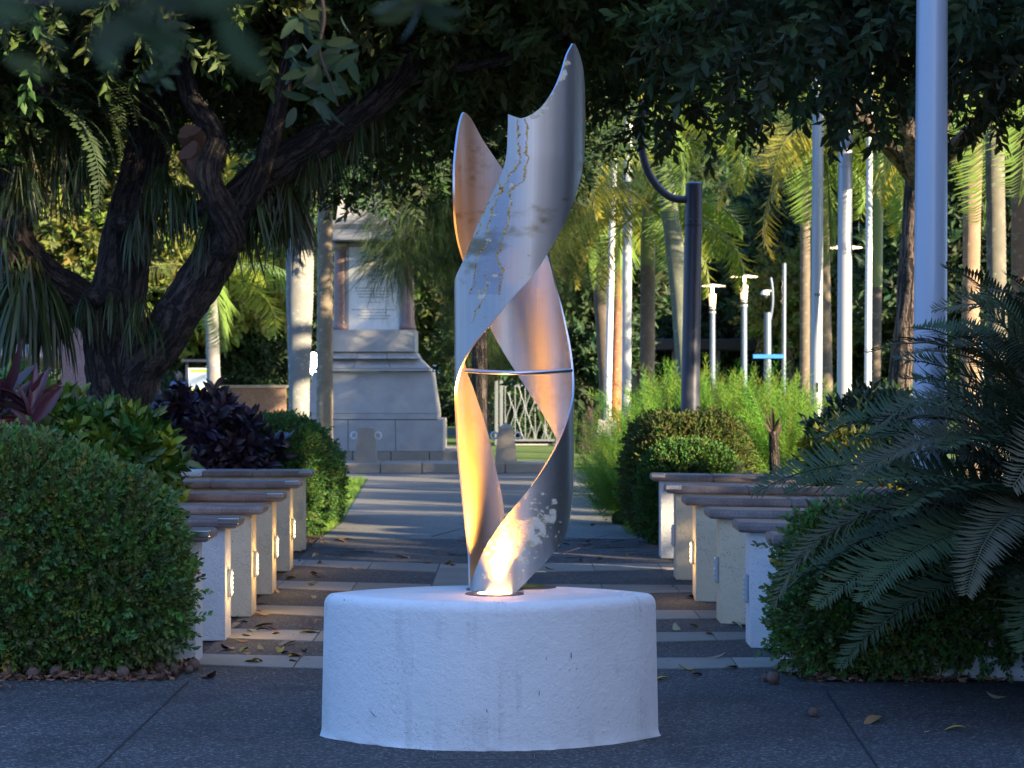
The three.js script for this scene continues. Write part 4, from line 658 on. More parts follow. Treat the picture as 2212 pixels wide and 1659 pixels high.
{ // red leaved plant
  const o = thing('red_cordyline', 'dark red strap leaved plant at the left edge behind the green shrub', 'plant', P(40, 815, 15.2).setY(0)), ms = [[0.06, 0.014, 0.026], [0.045, 0.018, 0.026], [0.11, 0.006, 0.01], [0.06, 0.045, 0.045]].map(c => glossy(...c, 0.35));
  for (const sx of [-0.12, 0.06]) part('stem', cyl(0.018, 0.022, 1.25, 8).translate(sx, 0, 0), M.twig, o);
  for (let i = 0; i < 34; i++) { const a = rr(0, 6.28), e = rr(0.25, 1.5), sx = i % 2 ? -0.12 : 0.06; part('leaf', orient(leaf(rr(0.24, 0.4), rr(0.055, 0.085), 6, 0.5, rr(0.1, 0.6)), V3(sx, rr(1.18, 1.36) + (i % 2) * 0.06, 0), V3(Math.cos(a) * Math.sin(e), Math.cos(e), Math.sin(a) * Math.sin(e)), rr(-0.5, 0.5) + a), ms[e > 1.25 ? 2 : i % 4 === 2 ? 0 : i % 4], o); }
}
// ---------------------------------------------------------------- feathery ferns
{
  const plume = [0, 1].map(() => { const l = []; for (let i = 0; i < 90; i++) { const t = i / 90, a = i * 2.4, e = 1.15 - 0.5 * t; l.push(orient(leaf(0.065 * (1.1 - t * 0.7) + 0.012, 0.019, 1, 0.2, 0.2), V3(0.1 * t * t, 0.62 * t, 0), V3(Math.cos(a) * Math.sin(e), Math.cos(e), Math.sin(a) * Math.sin(e)), a)); } return merge(l); });
  const mat = leafMat(0.17, 0.31, 0.03, 0.5), spots = [[1375, 27, 1.25], [1430, 29, 1.5], [1525, 29.5, 1.6], [1590, 28.5, 1.55], [1650, 29, 1.55], [1705, 27.5, 1.4], [1345, 25.6, 0.85], [1480, 32, 1.6], [1630, 32, 1.6], [1790, 31, 1.3], [1905, 31, 1.3]];
  const where = ['left end of the bank, under the slim poles', 'bank, left of the dark lamp post', 'bank, just right of the dark lamp post', 'bank, below the brighter disc lamp', 'bank, below the camera pole', 'right end of the bank, left of the P53 pole', 'path edge by the larger hedge', 'back row behind the dark lamp post', 'back row below the far lamps', 'gap between the P53 pole and its neighbour', 'foot of the thin white pole'];
  spots.forEach(([px, d, h], i) => {
    const o = thing('foxtail_fern', 'bright lime green feathery fern, ' + where[i], 'fern', P(px, 815, d).setY(0), 0, 'bank of feathery ferns');
    part('root_clump', new THREE.SphereGeometry(0.12, 10, 8).scale(1, 0.8, 1).translate(0, 0.05, 0), M.hedgeCore, o);
    plume.forEach(g => scatter('fronds', o, g, mat, 165, () => { const a = rr(0, 6.28), e = Math.pow(rnd(), 0.7) * 1.0, r = rr(0, 0.28); return [V3(Math.cos(a) * r, rr(0.02, h * 0.48), Math.sin(a) * r), V3(Math.cos(a) * Math.sin(e), Math.cos(e), Math.sin(a) * Math.sin(e)), h * rr(0.6, 1.15)]; }, () => [rr(0.6, 1.15), rr(0.7, 1.15), rr(0.4, 1)]));
  });
}
// ---------------------------------------------------------------- fronds, cycads, palms
function frondGeo(L, pairs, ll, lw, { rise = 0.5, fall = 1.4, vee = 0.5, hang = 0.3, base = 0.12, fwd = 0.55, jit = 0.22 } = {}) {   // leaves the origin along +x
  const list = [], pts = []; let p = V3(0, 0, 0), a = rise; for (let i = 0; i <= 12; i++) { pts.push(p.clone()); p = p.clone().add(V3(Math.cos(a), Math.sin(a), 0).multiplyScalar(L / 12)); a -= fall / 12 * (0.5 + i / 12); }
  const c = new THREE.CatmullRomCurve3(pts); list.push(tube(pts, t => 0.013 * L * (1 - 0.85 * t) * 0.7, 5, 12));
  for (let i = 0; i < pairs; i++) for (const s of [-1, 1]) {
    const t = base + (1 - base) * (i + 0.5) / pairs, q = c.getPointAt(t), T = c.getTangentAt(t), up = V3(-T.y, T.x, 0), k = Math.pow(Math.sin(Math.PI * Math.min(0.98, t * 0.82 + 0.16)), 0.6) * rr(0.85, 1.1);
    const d = T.clone().multiplyScalar(fwd).add(V3(0, 0, s)).addScaledVector(up, vee + gauss() * jit).add(V3(0, -hang, 0)).normalize();
    list.push(orient(leaf(ll * k, lw, 2, 0.2, hang * 0.8), q, d, s > 0 ? 0.2 : -0.2));
  }
  return merge(list);
}
const cyF = [frondGeo(1.15, 84, 0.17, 0.0115, { rise: 0.9, fall: 1.5, vee: 0.45 }), frondGeo(1.05, 80, 0.16, 0.0115, { rise: 0.6, fall: 1.1, vee: 0.5 }), frondGeo(1.2, 88, 0.17, 0.0115, { rise: 1.0, fall: 2.1, vee: 0.4 })];
function cycad(label, p, h, n, mats, sc, lo = -0.5, hi = 1.0, a0 = 0, a1 = 6.283) {
  const o = thing('cycad', label, 'cycad', p);
  part('trunk', tube([V3(0, -0.02, 0), V3(0, h / 2, 0), V3(0, h, 0)], (t, a, i) => 0.13 * sc * (1 + 0.12 * (i % 2)) * (1 - 0.3 * t), 14, 14), M.bark, o);
  for (let i = 0; i < n; i++) { const m = part('frond', cyF[i % 3], mats[i % mats.length], o); m.position.set(0, h - 0.02, 0); m.rotation.set(gauss() * 0.25, a0 + (a1 - a0) * (i * 0.382 % 1) + gauss() * 0.05, lo + (hi - lo) * Math.pow(i / n, 0.9) + gauss() * 0.08, 'YZX'); m.scale.setScalar(sc * rr(0.85, 1.15)); }
  return o;
}
const cyM = [glossy(0.028, 0.052, 0.012, 0.75), glossy(0.036, 0.056, 0.014, 0.8), glossy(0.075, 0.066, 0.028, 0.7)];
cycad('big dark cycad with arching fronds at the right front', V3(2.72, 0, -11.4), 0.68, 116, cyM, 1.34, -0.62, 1.0);
cycad('second dark cycad at the right edge, partly behind the first', V3(3.2, 0, -12.5), 0.8, 56, cyM, 1.4, -0.4, 1.0);
cycad('small dry brown cycad behind the farthest right wall', V3(2.05, 0, -22.3), 0.35, 20, [glossy(0.05, 0.045, 0.05, 0.7), glossy(0.09, 0.06, 0.045, 0.8)], 0.42, -0.1, 1.0);
{ const o = thing('dead_stump', 'dark dry stump beside the small dry cycad', 'stump', V3(2.42, 0, -22.4)); part('trunk', tube([V3(0, 0, 0), V3(0.02, 0.5, 0), V3(0, 1.05, 0)], t => 0.06 - 0.015 * t, 10, 10, 1, 0.12), M.bark, o); for (let i = 0; i < 7; i++) part('frond_stub', orient(leaf(0.2, 0.04, 3, 0.4, 0.2), V3(0, 0.95 + 0.02 * i, 0), V3(Math.cos(i * 2.4) * 0.5, 1, Math.sin(i * 2.4) * 0.5), i), M.twig, o); }

const pfr = [frondGeo(2.1, 54, 0.48, 0.03, { rise: 0.9, fall: 2.0, vee: 0.1, hang: 0.55, jit: 0.5 }), frondGeo(1.9, 50, 0.46, 0.03, { rise: 0.5, fall: 1.7, vee: 0.2, hang: 0.5, jit: 0.5 }), frondGeo(2.2, 54, 0.5, 0.03, { rise: 0.3, fall: 1.9, vee: 0.0, hang: 0.75, jit: 0.4 })];
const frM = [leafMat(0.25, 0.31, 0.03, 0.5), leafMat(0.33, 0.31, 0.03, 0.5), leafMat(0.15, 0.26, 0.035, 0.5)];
function palm(label, pxB, pxT, pyT, d, rad, mat, { shaft = 0, fronds = 13, ring = 0.06, fs = 1, bend = 0, lo = -0.9, hi = 0.8 } = {}) {
  const b = P(pxB, 815, d).setY(0), top = P(pxT, pyT, d), o = thing('palm_tree', label, 'palm tree', b), H = top.y, lean = top.x - b.x, at = t => V3(lean * t + bend * Math.sin(Math.PI * t), H * t - 0.02, 0);
  const seg = Math.max(30, Math.min(170, Math.round(H / ring) * 2)), th = shaft ? 1 - shaft / H : 1;
  part('trunk', tube(Array.from({ length: 9 }, (_, i) => at(th * i / 8)), (t, a, i) => rad(t * th * H) * (1 + (i % 2 ? 0.02 : -0.012) + 0.012 * Math.sin(t * 40 + a * 2)), 20, seg, 0.5), mat, o);
  if (shaft) part('crownshaft', tube([at(th), at((th + 1) / 2), at(1)], t => rad(H * th) * (1.06 - 0.3 * t + 0.06 * Math.sin(t * 3)), 18, 12), std({ color: col(0.24, 0.28, 0.09), roughness: 0.45 }), o);
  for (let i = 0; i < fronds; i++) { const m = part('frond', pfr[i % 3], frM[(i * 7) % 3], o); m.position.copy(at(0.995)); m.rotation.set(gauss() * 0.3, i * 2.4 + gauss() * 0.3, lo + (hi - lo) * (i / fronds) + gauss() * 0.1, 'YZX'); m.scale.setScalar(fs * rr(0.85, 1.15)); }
  return o;
}
const royal = y => y < 0.3 ? 0.135 : 0.125 + 0.055 * Math.exp(-(((y - 3.1) / 1.3) ** 2));
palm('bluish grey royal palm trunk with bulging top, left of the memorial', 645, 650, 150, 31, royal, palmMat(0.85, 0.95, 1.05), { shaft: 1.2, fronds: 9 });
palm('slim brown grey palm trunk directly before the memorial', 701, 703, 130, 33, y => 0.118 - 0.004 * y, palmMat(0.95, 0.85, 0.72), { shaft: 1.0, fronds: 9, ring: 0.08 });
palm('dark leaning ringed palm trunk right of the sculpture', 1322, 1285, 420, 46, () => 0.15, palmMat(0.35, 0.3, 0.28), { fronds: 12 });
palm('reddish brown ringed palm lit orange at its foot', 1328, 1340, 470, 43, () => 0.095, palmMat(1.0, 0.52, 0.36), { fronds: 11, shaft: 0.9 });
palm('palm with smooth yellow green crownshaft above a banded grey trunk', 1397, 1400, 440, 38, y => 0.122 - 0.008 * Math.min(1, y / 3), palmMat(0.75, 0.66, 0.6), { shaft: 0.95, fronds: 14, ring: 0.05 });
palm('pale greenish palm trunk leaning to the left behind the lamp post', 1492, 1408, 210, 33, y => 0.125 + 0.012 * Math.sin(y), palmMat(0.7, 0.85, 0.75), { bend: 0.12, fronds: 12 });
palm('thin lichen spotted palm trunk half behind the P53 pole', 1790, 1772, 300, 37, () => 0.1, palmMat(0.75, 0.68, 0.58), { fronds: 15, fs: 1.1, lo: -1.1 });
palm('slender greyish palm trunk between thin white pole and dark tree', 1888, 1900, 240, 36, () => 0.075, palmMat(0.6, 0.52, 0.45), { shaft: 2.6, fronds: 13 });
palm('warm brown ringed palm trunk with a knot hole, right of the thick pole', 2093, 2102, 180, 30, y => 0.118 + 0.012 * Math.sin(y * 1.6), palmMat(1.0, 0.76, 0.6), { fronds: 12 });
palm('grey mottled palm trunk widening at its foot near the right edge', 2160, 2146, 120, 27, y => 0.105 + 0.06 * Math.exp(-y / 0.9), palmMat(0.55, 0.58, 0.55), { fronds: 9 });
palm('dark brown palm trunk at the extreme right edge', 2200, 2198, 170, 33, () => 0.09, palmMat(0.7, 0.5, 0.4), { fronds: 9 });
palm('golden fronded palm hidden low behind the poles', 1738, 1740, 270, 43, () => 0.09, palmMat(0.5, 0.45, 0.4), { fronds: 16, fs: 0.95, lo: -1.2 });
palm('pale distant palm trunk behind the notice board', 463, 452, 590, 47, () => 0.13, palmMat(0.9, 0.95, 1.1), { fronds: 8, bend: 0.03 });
{ // small uplight at the foot of the red palm
  const p = P(1338, 815, 42.6).setY(0), o = thing('garden_uplight', 'small ground lamp throwing orange light on the red palm foot', 'garden lamp', p);
  part('housing', cyl(0.06, 0.06, 0.12, 16), M.darkPole, o); part('lamp_lens', new THREE.SphereGeometry(0.05, 14, 8, 0, 6.3, 0, 1.57).translate(0, 0.12, 0), std({ color: col(1, 0.7, 0.3), emissive: col(1, 0.55, 0.2), emissiveIntensity: 4 }), o);
  const L = new THREE.SpotLight(new THREE.Color().setRGB(1, 0.5, 0.14), 10, 10, 0.6, 0.7, 2); L.position.set(p.x, 0.19, p.z); L.target.position.set(p.x - 0.05, 1.6, p.z - 0.5); L.castShadow = true; L.shadow.radius = 2; scene.add(L, L.target);
}
// ---------------------------------------------------------------- the old tree on the left
const DT = 19, Q = (px, py, dz = 0) => { const p = P(px, py, DT + dz); return p; };
const tree0 = P(255, 815, DT).setY(0);
{
  const o = thing('old_tree', 'gnarled dark tree with three forking limbs draped in hanging ferns', 'tree', tree0), R = (...a) => a.map(v => v.clone().sub(tree0));
  const limb = (name, pts, r0, r1, wob = 0.1) => part(name, tube(R(...pts), t => (r0 + (r1 - r0) * t) * (1 + 0.35 * Math.max(0, 0.12 - t) / 0.12 * (name === 'trunk' ? 1 : 0)), 40, 120, 1, 0.03, 0.45), M.bark, o);
  limb('trunk', [P(255, 1241, DT), Q(258, 1000), Q(252, 830), Q(240, 720), Q(262, 600, 0.1), Q(285, 470, 0.2), Q(320, 330, 0.4), Q(335, 180, 0.6), Q(300, -80, 0.9)], 0.27, 0.14, 0.12);
  limb('limb', [Q(275, 860), Q(300, 790, -0.05), Q(350, 730, -0.15), Q(405, 650, -0.25), Q(470, 545, -0.35), Q(510, 440, -0.4), Q(620, 350, -0.4), Q(730, 280, -0.4), Q(845, 185, -0.5), Q(905, 105, -0.6), Q(1010, 40, -0.8), Q(1200, -60, -1)], 0.2, 0.075, 0.12);
  limb('limb', [Q(215, 690, 0.1), Q(165, 645, 0.1), Q(95, 600, 0), Q(40, 520, -0.1), Q(5, 380, -0.2), Q(-60, 200, -0.4)], 0.17, 0.11, 0.14);
  limb('branch', [Q(490, 520, -0.4), Q(560, 380, -0.7), Q(600, 240, -1), Q(640, 40, -1.2)], 0.09, 0.05); limb('branch', [Q(470, 310, -0.7), Q(455, 275, -0.75), Q(415, 215, -0.7), Q(400, 150, -0.6), Q(390, 20, -0.4)], 0.085, 0.06);
  limb('branch', [Q(860, 180, -0.5), Q(960, 150, -0.6), Q(1100, 125, -0.9), Q(1240, 60, -1.2)], 0.05, 0.02); limb('branch', [Q(470, 545, -0.3), Q(500, 500, -0.8), Q(450, 380, -1.1), Q(470, 310, -1.0)], 0.12, 0.09);
  for (const [x, y, r, a] of [[415, 297, 0.085, 0.3], [436, 366, 0.115, -0.2], [418, 338, 0.09, 0.7]]) { const g = new THREE.CylinderGeometry(r, r * 1.2, 0.22, 22, 3), q = g.attributes.position; for (let i = 0; i < q.count; i++) { const f = 1 + 0.14 * Math.sin(Math.atan2(q.getZ(i), q.getX(i)) * 3 + x) + 0.07 * Math.sin(Math.atan2(q.getZ(i), q.getX(i)) * 7); q.setX(i, q.getX(i) * f); q.setZ(i, q.getZ(i) * f * 0.6); } g.computeVertexNormals(); part('cut_stub', g.rotateX(1.2).rotateZ(a).translate(...Q(x, y, -0.8).sub(tree0).toArray()), M.cutWood, o); }
  const blobs = []; for (const [px, py, dz, r] of [[120, 60, 1.5, 1.1], [420, -40, 1, 1.2], [700, -20, 0.4, 1.0], [930, -10, 0, 1.0], [1120, -20, -0.5, 0.9], [-120, 120, 0, 1.2], [300, -260, -1.5, 1.5], [760, -320, -1, 1.6], [1150, -300, -1, 1.6], [-250, -200, 0, 1.7], [150, 200, 2.2, 0.7], [640, 130, 1.6, 0.8], [880, 210, 2.0, 0.65], [1080, 130, 1.8, 0.7], [540, 200, 2, 0.6]]) { const p = Q(px, py, dz).sub(tree0); blobs.push([p.x, p.y, p.z, r * 1.25, r * 0.8, r * 1.3]); }
  S.tree.forEach(g => scatter('crown', o, g, leafMat(0.06, 0.1, 0.025, 0.35, 0.6), 4200, cloud(blobs, { up: 0.1, shell: 0.9 })));
}
{ // epiphytes hanging from the limbs
  const strand = [0, 1].map(k => { const l = []; for (let i = 0; i < 12; i++) { const a = rr(0, 6.28), e = rr(0.3, 1.1), g = leaf(rr(0.3, 0.7), rr(0.014, 0.026), 7, 0.25, 0); const q = g.attributes.position, dx = Math.sin(e); for (let j = 0; j < q.count; j++) { const y = q.getY(j), x = q.getX(j), t = y / 0.6; q.setXYZ(j, x + 0, 0.1 * dx * (1 - Math.exp(-3 * t)) * 0 - y, 0.26 * dx * (1 - Math.exp(-2.5 * t)) + q.getZ(j)); } g.computeVertexNormals(); g.rotateY(a).translate(gauss() * 0.03, 0, gauss() * 0.03); l.push(g); } return merge(l); });
  const m = glossy(0.035, 0.055, 0.016, 0.5), yu = () => V3(gauss() * 0.3, 1, gauss() * 0.3);
  const groups = [['hanging tassel ferns below the fork of the right limb', [[450, 450], [490, 430], [540, 420], [600, 410], [640, 390], [570, 360]], 62, 0.9], ['hanging ferns along the long rising branch', [[650, 340], [700, 305], [760, 260], [820, 210]], 50, 0.6], ['hanging ferns draped over the middle limb', [[280, 480], [330, 400], [350, 330], [390, 420], [420, 400]], 40, 0.65], ['long hanging ferns at the left edge in front of the barrel', [[10, 560], [40, 590], [70, 620], [110, 620], [20, 480]], 34, 1.1], ['hanging ferns on the left limb below the crown', [[30, 400], [90, 330], [140, 380], [200, 300], [60, 270]], 52, 0.72], ['fern tuft in the crotch of the tree', [[220, 640], [310, 640], [330, 700], [170, 660]], 26, 0.5]];
  for (const [label, pts, n, s] of groups) { const c = Q(...pts[0], -0.3), o = thing('hanging_fern', label, 'fern', c, 0, 'ferns growing on the old tree'); part('root_mat', new THREE.SphereGeometry(0.11, 10, 8).scale(1.5, 0.7, 1), M.bark, o); strand.forEach(g => scatter('fronds', o, g, m, Math.round(n / 2), () => { const i = Math.floor(rnd() * pts.length), j = (i + 1) % pts.length, t = rr(0, 0.8), p = Q(pts[i][0] + (pts[j][0] - pts[i][0]) * t + gauss() * 14, pts[i][1] + (pts[j][1] - pts[i][1]) * t + gauss() * 12, -0.3 + gauss() * 0.2).sub(c); return [p, yu(), s * rr(0.7, 1.2)]; }, () => [rr(0.6, 1.5), rr(0.6, 1.4), rr(0.5, 1.2)])); }
  const fg = frondGeo(1.1, 34, 0.11, 0.022, { rise: 0.5, fall: 1.7, vee: 0.05, hang: 0.15 });
  const o = thing('sword_fern', 'drooping dark fern fronds high on the left limb', 'fern', Q(110, 190, -0.6), 0, 'ferns growing on the old tree'); part('root_mat', new THREE.SphereGeometry(0.16, 10, 8).scale(1.4, 0.7, 1), M.bark, o);
  for (let i = 0; i < 14; i++) { const f = part('frond', fg, i % 2 ? glossy(0.03, 0.05, 0.014, 0.6) : glossy(0.02, 0.04, 0.014, 0.6), o); f.position.set(gauss() * 0.3, gauss() * 0.15, gauss() * 0.2); f.rotation.set(gauss() * 0.4, -0.4 + gauss() * 1.0, -0.35 + gauss() * 0.35, 'YZX'); f.scale.setScalar(rr(0.8, 1.3)); }
}
// ---------------------------------------------------------------- other trees
function tree(name, label, px, d, { trunk = 0.2, H = 5, lean = 0, blobs, n, geos = S.far, mat, opt, tint, bark = M.bark, group, x }) {
  const b = x === undefined ? P(px, 815, d).setY(0) : V3(x, 0, -d), o = thing(name, label, 'tree', b, 0, group);
  part('trunk', tube([V3(0, -0.03, 0), V3(lean * 0.4, H * 0.4, 0.1), V3(lean, H, 0)], t => trunk * (1.15 - 0.6 * t + 0.5 * Math.max(0, 0.1 - t) * 5), 14, 30, 1, 0.1), bark, o);
  for (const bl of blobs.slice(0, 4)) part('limb', tube([V3(lean * 0.75, H * 0.72, 0), V3((lean + bl[0]) / 2, (H * 0.8 + bl[1]) / 2, bl[2] / 2), V3(bl[0], bl[1], bl[2])], t => trunk * (0.55 - 0.42 * t), 8, 10, 1, 0.1), bark, o);
  geos.forEach(g => scatter('crown', o, g, mat, Math.round(n / geos.length), cloud(blobs, opt), tint)); return o;
}
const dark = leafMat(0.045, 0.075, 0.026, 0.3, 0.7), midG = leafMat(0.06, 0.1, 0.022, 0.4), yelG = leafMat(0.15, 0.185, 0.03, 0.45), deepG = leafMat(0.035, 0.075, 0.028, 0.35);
// dark tree on the right whose low canopy hangs into the frame
tree('canopy_tree', 'dark double stemmed tree trunk right of the thin white pole, low black canopy above', 1935, 29, { trunk: 0.2, H: 5.4, lean: 0.35, n: 6500, geos: S.tree, mat: dark, opt: { up: -0.1, shell: 0.95 }, bark: M.barkGrey, blobs: [[-3.2, 4.9, 9, 1.7, 1.25, 2.4], [-1.2, 4.8, 11, 1.8, 1.35, 2.4], [0.2, 4.4, 13, 1.7, 1.3, 2.2], [-2.4, 4.2, 13, 1.3, 0.85, 1.6], [-0.6, 4.2, 15, 1.5, 1.1, 1.6], [1.6, 4.1, 8, 1.4, 1.3, 2.4], [-4.3, 5.4, 12, 1.2, 0.9, 2]] });
{ const o = scene.children[scene.children.length - 1]; part('stem', tube([V3(0.25, -0.02, 0.1), V3(0.3, 2, 0.1), V3(0.6, 5.2, 0)], t => 0.13 - 0.03 * t, 12, 16, 1, 0.1), M.barkGrey, o); }
// weeping feathery tree whose spray hangs before the memorial
tree('weeping_tree', 'feathery weeping tree whose sprays hang over the memorial top', 862, 43, { trunk: 0.14, H: 5, lean: -0.3, n: 7500, geos: S.needle, mat: leafMat(0.055, 0.1, 0.026, 0.35), opt: { droop: 1.0, up: 0, shell: 0.95, s0: 0.8, s1: 1.5 }, blobs: [[-0.6, 4.2, 0.8, 0.9, 0.9, 0.9], [0.1, 3.9, 0.3, 0.9, 1.0, 0.9], [-1.0, 3.4, 1.0, 0.55, 0.45, 0.5], [0.4, 3.0, 0.2, 0.75, 0.9, 0.7], [-0.3, 5.2, 0, 1.5, 0.9, 1.2], [1.0, 5.0, 0, 1.2, 1.0, 1.0], [0.25, 2.3, 0, 0.5, 0.5, 0.5], [0.94, 3.6, -1.4, 0.9, 1.1, 0.8], [0.24, 2.8, -1.7, 0.55, 0.8, 0.6], [1.3, 4.8, -1.4, 1.2, 1.0, 0.9]].map(b => [b[0] + 1.36, b[1], b[2] + 7, b[3], b[4], b[5]]) });
tree('broadleaf_tree', 'fine leafed tree seen between the tops of the two ribbons', 1090, 30, { x: -0.4, trunk: 0.1, H: 5.2, n: 4200, geos: S.tree, mat: deepG, opt: { shell: 0.9 }, blobs: [[-1.3, 4.15, 0.3, 0.9, 0.4, 0.6], [-2.1, 4.3, 0.3, 0.7, 0.42, 0.6], [-0.5, 4.8, 0, 1.2, 0.9, 0.9], [0.7, 4.9, 0, 1.1, 1.0, 0.9], [-1.6, 4.7, 0.4, 0.9, 0.6, 0.8], [0, 6, 0, 1.8, 1, 1.2]] });
tree('broadleaf_tree', 'leafy green tree behind the right of the sculpture', 1265, 50, { trunk: 0.16, H: 4.5, n: 2600, mat: deepG, blobs: [[0, 3.8, 0, 1.2, 1.7, 1.2], [-0.9, 4.6, 0, 1.2, 1.3, 1], [0.9, 5.5, 0, 1.4, 1.4, 1.2], [-0.3, 2.4, 0.4, 0.9, 0.9, 0.8]] });
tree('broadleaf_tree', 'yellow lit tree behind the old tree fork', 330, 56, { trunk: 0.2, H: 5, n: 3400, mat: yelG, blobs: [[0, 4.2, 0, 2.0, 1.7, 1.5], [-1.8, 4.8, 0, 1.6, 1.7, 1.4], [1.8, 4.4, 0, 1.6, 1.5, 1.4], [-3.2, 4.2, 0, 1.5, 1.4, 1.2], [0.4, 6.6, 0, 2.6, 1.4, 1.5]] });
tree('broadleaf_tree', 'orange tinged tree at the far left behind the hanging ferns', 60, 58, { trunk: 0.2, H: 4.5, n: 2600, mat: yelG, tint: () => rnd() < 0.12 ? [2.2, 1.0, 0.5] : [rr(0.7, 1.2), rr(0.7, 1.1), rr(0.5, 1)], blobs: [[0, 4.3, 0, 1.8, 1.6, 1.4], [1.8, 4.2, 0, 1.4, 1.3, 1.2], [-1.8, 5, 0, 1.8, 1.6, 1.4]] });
tree('broadleaf_tree', 'dark spreading tree behind the left palm and pale trunk', 560, 60, { trunk: 0.25, H: 4, n: 3200, mat: deepG, blobs: [[0, 3.6, 0, 2.0, 1.3, 1.4], [-1.6, 3.0, 0.5, 1.2, 0.9, 1.0], [1.5, 3.0, 0, 1.2, 1.2, 1.0], [0.3, 5.4, 0, 2.4, 1.5, 1.4], [0.6, 1.8, 0.6, 0.9, 0.8, 0.8]] });
tree('broadleaf_tree', 'mid green tree behind the weeping sprays', 880, 62, { trunk: 0.22, H: 5, n: 3400, mat: midG, blobs: [[0, 5, 0, 2.2, 1.6, 1.5], [1.5, 4, 0, 1.6, 1.6, 1.3], [-1.2, 6.5, 0, 2.4, 1.5, 1.5], [1.6, 7.4, 0, 2.2, 1.6, 1.4], [2.2, 2.6, 0.4, 0.9, 1.0, 0.8]] });
tree('broadleaf_tree', 'brown trunked tree seen through the sculpture opening', 1035, 74, { trunk: 0.35, H: 4, lean: 0.5, n: 2200, mat: midG, bark: M.barkGrey, blobs: [[0, 4.4, 0, 2.2, 1.4, 1.5], [2.0, 4.2, 0, 1.6, 1.4, 1.2], [-1.6, 5.4, 0, 1.8, 1.4, 1.2]] });
tree('broadleaf_tree', 'dense green tree behind the two disc lamps', 1560, 66, { trunk: 0.25, H: 4.5, n: 4200, mat: deepG, blobs: [[0, 4.0, 0, 2.2, 1.7, 1.4], [-2.0, 3.4, 0, 1.7, 1.5, 1.3], [1.8, 3.6, 0, 1.7, 1.6, 1.3], [-1, 2.2, 0.6, 1.3, 0.8, 1], [1.2, 2.2, 0.6, 1.4, 0.8, 1], [0.4, 6, 0, 3, 1.4, 1.5]] });
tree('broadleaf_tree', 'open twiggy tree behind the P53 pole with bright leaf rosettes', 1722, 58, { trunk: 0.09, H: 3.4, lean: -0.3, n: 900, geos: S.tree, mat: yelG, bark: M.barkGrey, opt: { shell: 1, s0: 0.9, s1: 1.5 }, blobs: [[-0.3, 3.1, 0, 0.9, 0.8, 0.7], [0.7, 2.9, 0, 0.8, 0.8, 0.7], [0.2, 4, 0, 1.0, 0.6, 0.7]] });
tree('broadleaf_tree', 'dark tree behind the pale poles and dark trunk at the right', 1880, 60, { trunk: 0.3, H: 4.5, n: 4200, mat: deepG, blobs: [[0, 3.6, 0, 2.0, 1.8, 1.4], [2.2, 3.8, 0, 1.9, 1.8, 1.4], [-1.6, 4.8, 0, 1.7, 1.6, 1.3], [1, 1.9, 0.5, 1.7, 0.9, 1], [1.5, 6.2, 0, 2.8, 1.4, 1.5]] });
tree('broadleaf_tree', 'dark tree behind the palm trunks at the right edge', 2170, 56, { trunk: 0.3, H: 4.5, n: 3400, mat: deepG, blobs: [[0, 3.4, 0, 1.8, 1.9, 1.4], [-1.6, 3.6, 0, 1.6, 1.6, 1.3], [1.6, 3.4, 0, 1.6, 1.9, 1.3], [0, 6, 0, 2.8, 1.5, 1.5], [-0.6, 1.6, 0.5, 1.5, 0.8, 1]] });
// unseen trees added right of the frame to block or filter the low sun
for (const [x, d, label, hi, nn = 3800] of [[11, -4.5, 'unseen dense tree added for shade behind the viewpoint on the right', 0], [10.8, 31, 'unseen open tree added to dapple the memorial, beside its lawn', 0, 560], [9.2, 3.0, 'unseen dense tree added to shade the forecourt, nearest of the row', 0], [9, 8.2, 'unseen dense tree added to shade the forecourt, second of the row', 0], [8.8, 12.4, 'unseen thin tree added to filter sun on the walls, third of the row', 0, 480], [10.5, 15, 'unseen high crowned tree added to shade the canopy above the walls', 1]])
  tree('added_shade_tree', label, 0, d, { x, trunk: 0.28, H: hi ? 7 : 4, n: nn, mat: dark, group: 'unseen trees added for shade along the right side', opt: { shell: 0.95, s0: 0.9, s1: 1.4 }, blobs: hi ? [[0, 7.6, 0, 3.0, 2.0, 3.2], [-1.2, 6.6, 1, 2.2, 1.0, 2.4], [0, 9, 0, 2.4, 1.6, 2.6], [-1, 7, -2, 2, 1.4, 2]] : [[0, 3.6, 0, 2.4, 1.9, 2.8], [0.6, 2.0, 0.6, 2.2, 1.5, 2.8], [-0.3, 5.0, 0, 2.0, 0.9, 2.6], [0.6, 1.2, -1, 2, 1.2, 2.2]] });
{ // the far wood closing the view
  const m = new THREE.Group(); m.name = 'far_wood'; meta(m, 'mass of far trees closing the view behind the park', 'woodland', null, 'stuff'); scene.add(m);
  const bl = []; for (let x = -34; x < 36; x += 3.4) for (let y = 1.5; y < 17; y += 3.2) bl.push([x + gauss() * 1.2, y + gauss(), -86 - y * 0.9 + gauss() * 4, rr(2, 3.2), rr(1.7, 2.6), rr(1.6, 2.6)]);
  S.far.forEach((g, i) => scatter('foliage', m, g, i ? midG : deepG, 13000, cloud(bl, { s0: 1.2, s1: 2.0, shell: 0.6 })));
  const un = []; for (let x = -30; x < 31; x += 2.6) un.push([x, 0.5, -78 + gauss() * 2, 1.8, rr(0.6, 1.1), 1]); scatter('undergrowth', m, S.far[0], deepG, 5000, cloud(un, { s0: 0.7, s1: 1.2 }));
}
